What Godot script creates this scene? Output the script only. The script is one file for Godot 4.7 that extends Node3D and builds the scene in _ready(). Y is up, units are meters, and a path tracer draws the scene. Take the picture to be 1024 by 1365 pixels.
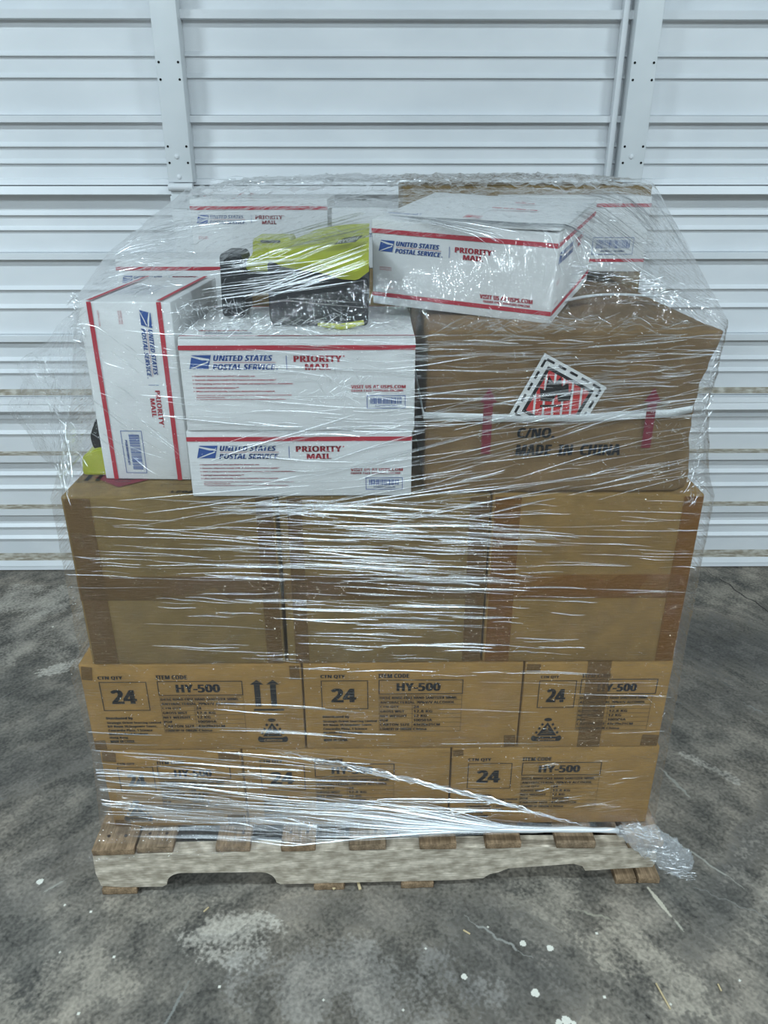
extends Node3D
# A shrink-wrapped pallet of cartons standing on a concrete warehouse floor in front of a ribbed steel door.

var M := {}
var used := {}
var bold_font: Font
var plain_font: Font
var glyphs := {}

# ---------------------------------------------------------------- small helpers
func numbered(called: String) -> String:
	if not used.has(called):
		used[called] = 0
		return called
	used[called] += 1
	return "%s_%03d" % [called, used[called]]

func thing(called: String, label: String, category: String, at := Vector3.ZERO, turn := 0.0, group := "") -> Node3D:
	var o := Node3D.new()
	o.name = numbered(called)
	add_child(o)
	o.position = at
	o.rotation.y = turn
	o.set_meta("label", label)
	o.set_meta("category", category)
	if group:
		o.set_meta("group", group)
	return o

func part(called: String, mesh: Mesh, mat: Material, parent: Node3D, at := Vector3.ZERO) -> MeshInstance3D:
	var o := MeshInstance3D.new()
	o.name = called
	o.mesh = mesh
	if mat:
		o.material_override = mat
	parent.add_child(o, true)
	o.position = at
	return o

func structure(called: String, label: String, category: String) -> Node3D:
	var o := Node3D.new()
	o.name = called
	add_child(o)
	o.set_meta("kind", "structure")
	o.set_meta("label", label)
	o.set_meta("category", category)
	return o

func flat(c: Color, rough := 0.7, metal := 0.0) -> StandardMaterial3D:
	var m := StandardMaterial3D.new()
	m.albedo_color = c
	m.roughness = rough
	m.metallic = metal
	return m

func noise(s: int, freq: float, kind := FastNoiseLite.TYPE_SIMPLEX_SMOOTH, octaves := 4) -> FastNoiseLite:
	var n := FastNoiseLite.new()
	n.seed = s
	n.frequency = freq
	n.noise_type = kind
	n.fractal_octaves = octaves
	return n

# a seamless grey noise picture, run through a two-colour ramp
func ramp_texture(s: int, freq: float, size: int, lo: Color, hi: Color, contrast := 1.0, ridged := false) -> ImageTexture:
	var n := noise(s, freq)
	if ridged:
		n.fractal_type = FastNoiseLite.FRACTAL_RIDGED
	var src := n.get_seamless_image(size, size)
	src.convert(Image.FORMAT_L8)
	var data := src.get_data()
	var outb := PackedByteArray()
	outb.resize(size * size * 3)
	var table := []
	for i in 256:
		var t := clampf((i / 255.0 - 0.5) * contrast + 0.5, 0.0, 1.0)
		var c := lo.lerp(hi, t)
		table.append([c.r8, c.g8, c.b8])
	for i in size * size:
		var t: Array = table[data[i]]
		outb[i * 3] = t[0]
		outb[i * 3 + 1] = t[1]
		outb[i * 3 + 2] = t[2]
	return ImageTexture.create_from_image(Image.create_from_data(size, size, false, Image.FORMAT_RGB8, outb))

func grain(m: StandardMaterial3D, tex: Texture2D, s: Vector3, world := false) -> StandardMaterial3D:
	m.albedo_texture = tex
	m.uv1_triplanar = true
	m.uv1_world_triplanar = world
	m.uv1_scale = s
	m.uv1_triplanar_sharpness = 8.0
	return m

func second(m: StandardMaterial3D, tex: Texture2D, s: Vector3) -> StandardMaterial3D:
	m.detail_enabled = true
	m.detail_albedo = tex
	m.detail_blend_mode = BaseMaterial3D.BLEND_MODE_MUL
	m.detail_uv_layer = BaseMaterial3D.DETAIL_UV_2
	m.uv2_triplanar = true
	m.uv2_scale = s
	m.uv2_triplanar_sharpness = 8.0
	return m

# ---------------------------------------------------------------- shapes
func quad(st: SurfaceTool, a: Vector3, b: Vector3, c: Vector3, d: Vector3) -> void:
	# a b c d run counter-clockwise seen from the front
	for p in [a, c, b, a, d, c]:
		st.add_vertex(p)

func tri(st: SurfaceTool, a: Vector3, b: Vector3, c: Vector3) -> void:
	for p in [a, c, b]:
		st.add_vertex(p)

func start() -> SurfaceTool:
	var st := SurfaceTool.new()
	st.begin(Mesh.PRIMITIVE_TRIANGLES)
	return st

func done(st: SurfaceTool) -> ArrayMesh:
	st.generate_normals()
	return st.commit()

# a box standing on y = 0, centred in x and z, with rounded edges; bulge pushes the faces out, wobble dents them
func rbox(w: float, h: float, d: float, r := 0.003, n := 2, bulge := 0.0, wobble := 0.0, seed_ := 1) -> ArrayMesh:
	var st := start()
	st.set_smooth_group(0)
	var half := Vector3(w, h, d) / 2.0
	var inner := half - Vector3.ONE * r
	var nz := noise(seed_, 9.0, FastNoiseLite.TYPE_SIMPLEX_SMOOTH, 2)
	var ticks := func(k: float) -> Array:
		var a := [-k, -k + r * 0.29, -k + r]
		for i in range(1, n):
			a.append(lerpf(-k + r, k - r, float(i) / n))
		a.append_array([k - r, k - r * 0.29, k])
		return a
	var faces := [[Vector3.RIGHT, Vector3.UP, Vector3.BACK], [Vector3.LEFT, Vector3.UP, Vector3.FORWARD], [Vector3.FORWARD, Vector3.UP, Vector3.RIGHT], [Vector3.BACK, Vector3.UP, Vector3.LEFT], [Vector3.RIGHT, Vector3.FORWARD, Vector3.UP], [Vector3.RIGHT, Vector3.BACK, Vector3.DOWN]]
	for f in faces:
		var us: Array = ticks.call(absf(f[0].dot(half)))
		var vs: Array = ticks.call(absf(f[1].dot(half)))
		var grid := []
		for v in vs:
			var row := []
			for u in us:
				var q: Vector3 = f[0] * u + f[1] * v + f[2] * absf(f[2].dot(half))
				var c := q.clamp(-inner, inner)
				var p := c + (q - c).normalized() * r
				var e: float = (1.0 - pow(absf(u / us[-1]), 3.0)) * (1.0 - pow(absf(v / vs[-1]), 3.0))
				p += f[2] * (bulge * e)
				if wobble > 0.0:
					p += f[2] * nz.get_noise_3dv(p + f[2] * 3.1) * wobble
					p += Vector3(nz.get_noise_3d(p.y * 1.3, p.z, 5.0), nz.get_noise_3d(p.x, p.z, 9.0), nz.get_noise_3d(p.x, p.y, 13.0)) * wobble * 0.6
				row.append(p + Vector3(0, half.y, 0))
			grid.append(row)
		for j in vs.size() - 1:
			for i in us.size() - 1:
				quad(st, grid[j][i], grid[j][i + 1], grid[j + 1][i + 1], grid[j + 1][i])
	st.index()
	st.generate_normals()
	return st.commit()

# a polygon in the xy plane given a thickness in z, from z0 to z1
func prism(st: SurfaceTool, poly: PackedVector2Array, z0: float, z1: float) -> void:
	if Geometry2D.is_polygon_clockwise(poly):
		poly = poly.duplicate()
		poly.reverse()
	var idx := Geometry2D.triangulate_polygon(poly)
	for i in range(0, idx.size(), 3):
		var a := poly[idx[i]]
		var b := poly[idx[i + 1]]
		var c := poly[idx[i + 2]]
		if (b - a).cross(c - a) < 0:
			var t := b
			b = c
			c = t
		tri(st, Vector3(a.x, a.y, z1), Vector3(b.x, b.y, z1), Vector3(c.x, c.y, z1))
		tri(st, Vector3(a.x, a.y, z0), Vector3(c.x, c.y, z0), Vector3(b.x, b.y, z0))
	for i in poly.size():
		var a := poly[i]
		var b := poly[(i + 1) % poly.size()]
		quad(st, Vector3(a.x, a.y, z0), Vector3(b.x, b.y, z0), Vector3(b.x, b.y, z1), Vector3(a.x, a.y, z1))

# a tube along points, with a radius at each point; squash flattens it across "flat_dir"
func tube(st: SurfaceTool, pts: Array, radii: Array, sides := 8, lump := 0.0, nz: FastNoiseLite = null) -> void:
	var rings := []
	for i in pts.size():
		var t: Vector3 = (pts[mini(i + 1, pts.size() - 1)] - pts[maxi(i - 1, 0)]).normalized()
		var s := t.cross(Vector3.UP)
		s = (s if s.length() > 0.01 else t.cross(Vector3.RIGHT)).normalized()
		var u := s.cross(t).normalized()
		var ring := []
		for k in sides:
			var a := TAU * k / sides
			var dirn := s * cos(a) + u * sin(a)
			var r: float = radii[i]
			if nz:
				r *= 1.0 + lump * nz.get_noise_3dv((pts[i] + dirn * r) * 1.0)
			ring.append(pts[i] + dirn * r)
		rings.append(ring)
	for i in pts.size() - 1:
		for k in sides:
			var l := (k + 1) % sides
			quad(st, rings[i][k], rings[i + 1][k], rings[i + 1][l], rings[i][l])
	for k in sides:
		var l := (k + 1) % sides
		tri(st, pts[0], rings[0][k], rings[0][l])
		tri(st, pts[-1], rings[-1][l], rings[-1][k])

# ---------------------------------------------------------------- print: flat marks on a face, in metres from its top left corner
class Print:
	var st := SurfaceTool.new()
	var empty := true
	var lift := 0.0
	func _init(l := 0.0) -> void:
		st.begin(Mesh.PRIMITIVE_TRIANGLES)
		lift = l
	func v(x: float, y: float) -> void:
		st.set_normal(Vector3(0, 0, 1))
		st.add_vertex(Vector3(x, -y, lift))
		empty = false
	func rect(x0: float, y0: float, x1: float, y1: float) -> void:
		v(x0, y0); v(x1, y0); v(x1, y1)
		v(x0, y0); v(x1, y1); v(x0, y1)
	func frame(x0: float, y0: float, x1: float, y1: float, t: float) -> void:
		rect(x0, y0, x1, y0 + t)
		rect(x0, y1 - t, x1, y1)
		rect(x0, y0 + t, x0 + t, y1 - t)
		rect(x1 - t, y0 + t, x1, y1 - t)
	func poly(p: PackedVector2Array) -> void:
		var idx := Geometry2D.triangulate_polygon(p)
		for i in range(0, idx.size(), 3):
			var a := p[idx[i]]
			var b := p[idx[i + 1]]
			var c := p[idx[i + 2]]
			if (b - a).cross(c - a) < 0:
				var t := b
				b = c
				c = t
			v(a.x, a.y); v(b.x, b.y); v(c.x, c.y)

func letters(p: Print, text: String, x0: float, y0: float, x1: float, y1: float, bold := true, slant := 0.0) -> void:
	# the words are fitted into the rectangle x0..x1, y0 (top) .. y1 (bottom)
	var key := text + ("b" if bold else "p")
	if not glyphs.has(key):
		var tm := TextMesh.new()
		tm.text = text
		tm.font = bold_font if bold else plain_font
		tm.font_size = 64
		tm.pixel_size = 0.01
		tm.depth = 0.0
		tm.curve_step = 4.0
		var a := tm.get_mesh_arrays()
		glyphs[key] = [a[Mesh.ARRAY_VERTEX], a[Mesh.ARRAY_INDEX]]
	var vs: PackedVector3Array = glyphs[key][0]
	var ix: PackedInt32Array = glyphs[key][1]
	var lo := Vector2(1e9, 1e9)
	var hi := Vector2(-1e9, -1e9)
	for v in vs:
		lo = lo.min(Vector2(v.x, v.y))
		hi = hi.max(Vector2(v.x, v.y))
	var sz := hi - lo
	# heavy print: the strokes are laid down twice, a hair apart
	for pass_ in (2 if bold else 1):
		var off := (y1 - y0) * .045 * (pass_ * 2 - 1) if bold else 0.0
		for i in ix:
			var v := vs[i]
			var ty := (v.y - lo.y) / sz.y
			p.v(off + lerpf(x0, x1, (v.x - lo.x) / sz.x) + slant * (ty - 0.5) * (y1 - y0), lerpf(y1, y0, ty))

func put_print(called: String, p: Print, mat: Material, parent: Node3D, where: Transform3D) -> void:
	if p.empty:
		return
	var o := part(called, p.st.commit(), mat, parent)
	o.transform = where

# the frame of a box's front face (origin top left, x right, y up, z out) for a box of w x h x d standing on y = 0
func front_of(w: float, h: float, d: float) -> Transform3D:
	return Transform3D(Basis(), Vector3(-w / 2, h, d / 2 + 0.0010))

# ---------------------------------------------------------------- cartons
func tape(parent: Node3D, called: String, x: float, y: float, z: float, w: float, h: float, d: float, mat: Material = null) -> void:
	var m := rbox(w, h, d, 0.0002, 1)
	part(called, m, mat if mat else M.tape, parent, Vector3(x, y, z))

func sanitizer_print(o: Node3D, w: float, h: float, d: float, end_face: bool, arrows: bool) -> void:
	var p := Print.new()
	var fy := h
	if not end_face:
		letters(p, "CTN QTY", .080 * w, .125 * fy, .190 * w, .170 * fy)
		p.frame(.080 * w, .190 * fy, .295 * w, .520 * fy, .0016)
		letters(p, "24", .128 * w, .280 * fy, .237 * w, .440 * fy)
		letters(p, "ITEM CODE", .343 * w, .118 * fy, .482 * w, .165 * fy)
		p.frame(.343 * w, .185 * fy, .730 * w, .350 * fy, .0018)
		letters(p, "HY-500", .427 * w, .222 * fy, .625 * w, .315 * fy)
		letters(p, "Distributed by", .083 * w, .592 * fy, .206 * w, .630 * fy)
		var rows := [["Strategic Orient Sourcing Limited", .334], ["8/F Room 10,Seapower Tower,", .313], ["Concordia Plaza, 1 Science", .288], ["Museum Road,Kowloon,", .268], ["Hong Kong", .168], ["MADE IN CHINA", .195]]
		for i in rows.size():
			letters(p, rows[i][0], .083 * w, (.648 + .0445 * i) * fy, rows[i][1] * w, (.681 + .0445 * i) * fy)
		table(p, .345 * w, .728 * w, .498 * w, .365 * fy, .785 * fy)
		if arrows:
			for ax in [.795, .868]:
				up_arrow(p, ax * w, .175 * fy, .062 * w, .027 * w, .480 * fy, .055 * fy)
			p.rect(.772 * w, .508 * fy, .912 * w, .532 * fy)
			caution(p, o, .850 * w, .622 * fy, .142 * w, .285 * fy, front_of(w, h, d))
	else:
		letters(p, "CTN QTY", .112 * w, .150 * fy, .235 * w, .185 * fy)
		p.frame(.105 * w, .205 * fy, .362 * w, .520 * fy, .0016)
		letters(p, "24", .168 * w, .300 * fy, .290 * w, .455 * fy)
		letters(p, "ITEM CODE", .395 * w, .135 * fy, .590 * w, .175 * fy)
		p.frame(.390 * w, .192 * fy, .915 * w, .365 * fy, .0018)
		letters(p, "HY-500", .510 * w, .245 * fy, .775 * w, .335 * fy)
		table(p, .392 * w, .895 * w, .600 * w, .380 * fy, .790 * fy)
		caution(p, o, .195 * w, .640 * fy, .215 * w, .280 * fy, front_of(w, h, d))
	put_print("printing", p, M.ink, o, front_of(w, h, d))

func table(p: Print, x0: float, x1: float, xm: float, y0: float, y1: float) -> void:
	var rows := [["DESC", "RINSE-FREE HAND SANITIZER 500ML"], ["ANTIBACTERIAL 70%V/V ALCOHOL", ""], ["CTN QTY", "24"], ["GROSS WGT", "12.8 KG"], ["NET WEIGHT", "12 KG"], ["PO#", "100501A"], ["CARTON SIZE", "43x29x21CM"], ["COUNTRY OF ORIGIN", "China"]]
	var hh := (y1 - y0) / rows.size()
	var unit := hh * 0.62 * 0.62
	for i in rows.size() + 1:
		p.rect(x0, y0 + hh * i - .0003, x1, y0 + hh * i + .0003)
	p.rect(x0, y0, x0 + .0006, y1)
	p.rect(x1 - .0006, y0, x1, y1)
	p.rect(xm, y0 + hh * 2, xm + .0006, y1)
	p.rect(x0 + (x1 - x0) * .125, y0, x0 + (x1 - x0) * .125 + .0006, y0 + hh)
	for i in rows.size():
		var ya := y0 + hh * (i + .22)
		var yb := y0 + hh * (i + .80)
		var room := (xm - x0) * .95 if i != 1 else (x1 - x0) * .9
		letters(p, rows[i][0], x0 + .002, ya, x0 + .002 + minf(rows[i][0].length() * unit * 1.25, room), yb)
		if rows[i][1]:
			var xs := xm + .003 if i > 0 else x0 + (x1 - x0) * .155
			letters(p, rows[i][1], xs, ya, xs + minf(rows[i][1].length() * unit * 1.25, (x1 - xs) * .93), yb)

func up_arrow(p: Print, x: float, y: float, head: float, shaft: float, y_end: float, head_h: float) -> void:
	p.poly(PackedVector2Array([Vector2(x, y), Vector2(x + head / 2, y + head_h), Vector2(x + shaft / 2, y + head_h), Vector2(x + shaft / 2, y_end), Vector2(x - shaft / 2, y_end), Vector2(x - shaft / 2, y + head_h), Vector2(x - head / 2, y + head_h)]))

func ellipse(cx: float, cy: float, rx: float, ry: float, n := 20) -> PackedVector2Array:
	var a := PackedVector2Array()
	for i in n:
		a.append(Vector2(cx + cos(TAU * i / n) * rx, cy + sin(TAU * i / n) * ry))
	return a

func caution(p: Print, o: Node3D, cx: float, y0: float, w: float, h: float, face: Transform3D) -> void:
	# the stacking warning: an oval, dashed sides, a solid triangle and a dark foot that says CAUTION
	p.poly(ellipse(cx, y0 + h * .07, w * .13, h * .075))
	p.poly(PackedVector2Array([Vector2(cx, y0 + h * .18), Vector2(cx + w * .33, y0 + h * .76), Vector2(cx - w * .33, y0 + h * .76)]))
	for s in [-1.0, 1.0]:
		for k in 3:
			var bx: float = cx + s * w * (.165 + .085 * k)
			var by := y0 + h * (.255 + .175 * k)
			p.poly(PackedVector2Array([Vector2(bx - s * w * .05, by + h * .01), Vector2(bx + s * w * .015, by - h * .055), Vector2(bx + s * w * .06, by + h * .03), Vector2(bx, by + h * .085)]))
	var foot := PackedVector2Array()
	foot.append_array(PackedVector2Array([Vector2(cx - w * .33, y0 + h * .80), Vector2(cx + w * .33, y0 + h * .80)]))
	for i in 9:
		var a := deg_to_rad(-70 + 160 * i / 8.0)
		foot.append(Vector2(cx + w * .40 + cos(a) * w * .10, y0 + h * .87 + sin(a) * h * .13))
	for i in 9:
		var a := deg_to_rad(90 + 160 * i / 8.0)
		foot.append(Vector2(cx - w * .40 + cos(a) * w * .10, y0 + h * .87 + sin(a) * h * .13))
	p.poly(foot)
	var q := Print.new(.0004)
	letters(q, "CAUTION", cx - w * .30, y0 + h * .87, cx + w * .30, y0 + h * .96)
	# pale figure and small words inside the triangle
	q.poly(ellipse(cx, y0 + h * .36, w * .022, h * .028, 10))
	q.rect(cx - w * .055, y0 + h * .40, cx + w * .055, y0 + h * .412)
	q.rect(cx - w * .016, y0 + h * .412, cx + w * .016, y0 + h * .50)
	q.rect(cx - w * .07, y0 + h * .525, cx + w * .07, y0 + h * .537)
	for k in 2:
		q.rect(cx - w * (.13 + .06 * k), y0 + h * (.59 + .07 * k), cx + w * (.13 + .06 * k), y0 + h * (.60 + .07 * k))
	put_print("caution_lettering", q, M.carton, o, face)

func sanitizer_carton(label: String, w: float, d: float, at: Vector3, turn: float, end_face: bool, arrows: bool, seed_: int, printed := true, group := "printed cartons in the two lowest layers") -> Node3D:
	var h := .2115
	var o := thing("sanitizer_carton", label, "carton", at, turn, group)
	part("body", rbox(w - .003, h, d - .003, .004, 4, .0, .0004, seed_), M.carton, o)
	# top flaps: a seam and the sealing tape over it
	part("top_tape", rbox(.05, .0008, d - .006, .0002, 1), M.tape, o, Vector3(0, h + .0003, 0))
	if printed:
		sanitizer_print(o, w - .003, h, d - .003, end_face, arrows)
	return o

# ---------------------------------------------------------------- white postal boxes
func eagle(blue: Print, white: Print, x: float, y: float, w: float, h: float) -> void:
	# a slanted blue field crossed by a white head and wing
	var s := .16
	var f := func(u: float, v: float) -> Vector2:
		return Vector2(x + w * (u * (1.0 - s) + s * (1.0 - v)), y + h * v)
	blue.poly(PackedVector2Array([f.call(0, 0), f.call(1, 0), f.call(1, 1), f.call(0, 1)]))
	white.poly(PackedVector2Array([f.call(0, .06), f.call(.66, .22), f.call(.93, .27), f.call(1.0, .40), f.call(.86, .40), f.call(.80, .37), f.call(.58, .37), f.call(0, .16)]))
	white.poly(PackedVector2Array([f.call(.86, .44), f.call(.94, .46), f.call(.90, .56), f.call(.16, .98), f.call(.05, .98), f.call(.62, .60), f.call(.80, .53)]))

func barcode(blue: Print, x0: float, y0: float, x1: float, y1: float, words: String, seed_: int, upright := true) -> void:
	var w := x1 - x0
	var h := y1 - y0
	blue.frame(x0, y0, x1, y1, .0011)
	var rng := RandomNumberGenerator.new()
	rng.seed = seed_
	var x := x0 + w * .09
	while x < x1 - w * .10:
		var t := rng.randf_range(.0005, .0018)
		blue.rect(x, y0 + h * .15, x + t, y0 + h * .64)
		x += t + rng.randf_range(.0005, .0013)
	letters(blue, words, x0 + w * .22, y0 + h * .74, x0 + w * .80, y0 + h * .85)

func postal_mark(blue: Print, white: Print, red: Print, x: float, y: float, k: float) -> void:
	# the eagle, the two lines of words, the rule and the service name; k = 1 is a mark .215 m long
	eagle(blue, white, x, y, .035 * k, .0215 * k)
	letters(blue, "UNITED STATES", x + .0385 * k, y + .0003 * k, x + .1275 * k, y + .0093 * k, true, .25)
	red.rect(x + .0375 * k, y + .0112 * k, x + .1330 * k, y + .0118 * k)
	letters(blue, "POSTAL SERVICE", x + .0370 * k, y + .0140 * k, x + .1310 * k, y + .0230 * k, true, .25)
	blue.poly(ellipse(x + .1345 * k, y + .0220 * k, .0011 * k, .0011 * k, 10))
	blue.rect(x + .1490 * k, y + .0015 * k, x + .1500 * k, y + .0225 * k)
	letters(red, "PRIORITY", x + .1610 * k, y + .0010 * k, x + .2340 * k, y + .0110 * k)
	red.poly(ellipse(x + .2375 * k, y + .0022 * k, .0012 * k, .0012 * k, 10))
	letters(red, "MAIL", x + .1780 * k, y + .0140 * k, x + .2170 * k, y + .0235 * k)

func wide_postal_print(o: Node3D, w: float, h: float, d: float, drop: float, seed_: int) -> void:
	var blue := Print.new()
	var white := Print.new(.0003)
	var red := Print.new()
	red.rect(0, .0095, w, .0172)
	postal_mark(blue, white, red, .0145, .0245, 1.03)
	var lines := [["Expected delivery date specified for domestic use.", .112], ["Domestic shipments include $100 of insurance (restrictions apply).*", .150], ["USPS Tracking service included for domestic and many international destinations.", .181], ["Limited international insurance.**", .080], ["When used internationally, a customs declaration form is required.", .147]]
	for i in lines.size():
		var y := .0570 + .0062 * i
		red.poly(ellipse(.0185, y + .0013, .0009, .0009, 8))
		letters(red, lines[i][0], .0215, y, .0215 + lines[i][1] * .86, y + .0030)
	letters(red, "*Insurance does not cover certain items. For details regarding claims exclusions see the Domestic Mail", .0215, .0885, .0215 + .152, .0907)
	letters(red, "Manual at http://pe.usps.com.", .0215, .0919, .0215 + .045, .0941)
	letters(red, "** See International Mail Manual at http://pe.usps.com for availability and limitations.", .0215, .0953, .0215 + .143, .0975)
	letters(red, "VISIT US AT USPS.COM", w * .725, .0655 + drop, w * .960, .0710 + drop)
	letters(red, "ORDER FREE SUPPLIES ONLINE", w * .725, .0727 + drop, w * .950, .0765 + drop)
	barcode(blue, w * .792, .0825 + drop, w * .960, .1045 + drop, "PS00001000000", seed_)
	var face := front_of(w, h, d)
	put_print("blue_printing", blue, M.postal_blue, o, face)
	put_print("eagle_emblem", white, M.postal_white, o, face)
	put_print("red_printing", red, M.postal_red, o, face)

func long_postal_print(o: Node3D, w: float, h: float, face: Transform3D, code: bool, seed_: int, visit := true) -> void:
	var blue := Print.new()
	var white := Print.new(.0003)
	var red := Print.new()
	red.rect(0, h * .100, w, h * .152)
	red.rect(0, h * .848, w, h * .898)
	postal_mark(blue, white, red, w * .040, h * .225, w / .305 * .82)
	letters(red, "ORDER FREE", w * .045, h * .535, w * .115, h * .552, false)
	letters(red, "SUPPLIES", w * .045, h * .560, w * .115, h * .577, false)
	letters(red, "USPS.COM", w * .045, h * .780, w * .125, h * .797, false)
	if visit:
		letters(red, "VISIT US AT USPS.COM", w * .620, h * .735, w * .900, h * .785)
		letters(red, "ORDER FREE SUPPLIES ONLINE", w * .640, h * .800, w * .890, h * .828)
	if code:
		barcode(blue, w * .705, h * .500, w * .960, h * .745, "PS00001000001", seed_)
	put_print("blue_printing", blue, M.postal_blue, o, face)
	put_print("eagle_emblem", white, M.postal_white, o, face)
	put_print("red_printing", red, M.postal_red, o, face)

func stripes_on_top(o: Node3D, w: float, h: float, d: float, along_x: bool, words := true) -> void:
	var red := Print.new()
	var blue := Print.new()
	if along_x:
		red.rect(0, d * .035, w, d * .050)
		red.rect(0, d * .945, w, d * .958)
		if words:
			letters(red, "ORDER FREE SUPPLIES", w * .06, d * .80, w * .27, d * .83)
			letters(blue, "UNITED STATES", w * .10, d * .87, w * .30, d * .895, true, .25)
			letters(red, "FLAT RATE", w * .62, d * .18, w * .76, d * .22)
	else:
		red.rect(w * .100, 0, w * .150, d)
		red.rect(w * .850, 0, w * .900, d)
		blue.frame(w * .20, d * .42, w * .62, d * .78, .0008)
		for k in 6:
			blue.rect(w * .24, d * (.47 + .05 * k), w * .58, d * (.475 + .05 * k))
	var face := Transform3D(Basis(Vector3.RIGHT, Vector3.FORWARD, Vector3.UP), Vector3(-w / 2, h + .0026, -d / 2))
	put_print("red_printing", red, M.postal_red, o, face)
	put_print("blue_printing", blue, M.postal_blue, o, face)

func postal_box(label: String, w: float, h: float, d: float, at: Vector3, turn: float, seed_: int) -> Node3D:
	var o := thing("postal_box", label, "box", at, turn, "white postal boxes on top of the load")
	part("body", rbox(w, h, d, .0022, 4, .0, .0004, seed_), M.postal_white, o)
	return o

func flap_edges(o: Node3D, w: float, h: float, d: float) -> void:
	# the raw edge of the closing flap that stands a little proud of the top
	part("top_flap", rbox(w - .002, .0016, d * .52, .0007, 2, .0, .0008, 3), M.postal_white, o, Vector3(0, h + .0002, d * .235))

# ---------------------------------------------------------------- the door
func door_sheet(profile: Array, x0: float, x1: float) -> SurfaceTool:
	# profile: [y, z, dusty?] from top to bottom, drawn out along x
	var st := start()
	st.set_smooth_group(-1)
	for i in profile.size() - 1:
		var a: Array = profile[i]
		var b: Array = profile[i + 1]
		if b.size() > 2:
			continue
		quad(st, Vector3(x0, b[0], b[1]), Vector3(x1, b[0], b[1]), Vector3(x1, a[0], a[1]), Vector3(x0, a[0], a[1]))
	return st

func dusty_ledges(profile: Array, x0: float, x1: float) -> SurfaceTool:
	var st := start()
	st.set_smooth_group(-1)
	for i in profile.size() - 1:
		var a: Array = profile[i]
		var b: Array = profile[i + 1]
		if b.size() > 2:
			quad(st, Vector3(x0, b[0], b[1]), Vector3(x1, b[0], b[1]), Vector3(x1, a[0], a[1]), Vector3(x0, a[0], a[1]))
	return st

func rail(p: Array, y_top: float, y_bot: float, d: float, dust := false) -> void:
	if dust:
		p.append([y_top + .006, 0.0])
		p.append([y_top, .002, 1])
		p.append([y_top - .001, d, 1])
	else:
		p.append([y_top + .003, 0.0])
		p.append([y_top + .002, -.004])
		p.append([y_top, -.004])
		p.append([y_top, d])
	p.append([y_bot, d])
	p.append([y_bot - .001, .001])
	p.append([y_bot - .003, 0.0])

func rib(p: Array, y: float) -> void:
	p.append([y + .014, 0.0])
	p.append([y + .003, .010])
	p.append([y + .0005, .010])
	p.append([y - .001, 0.0])

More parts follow.
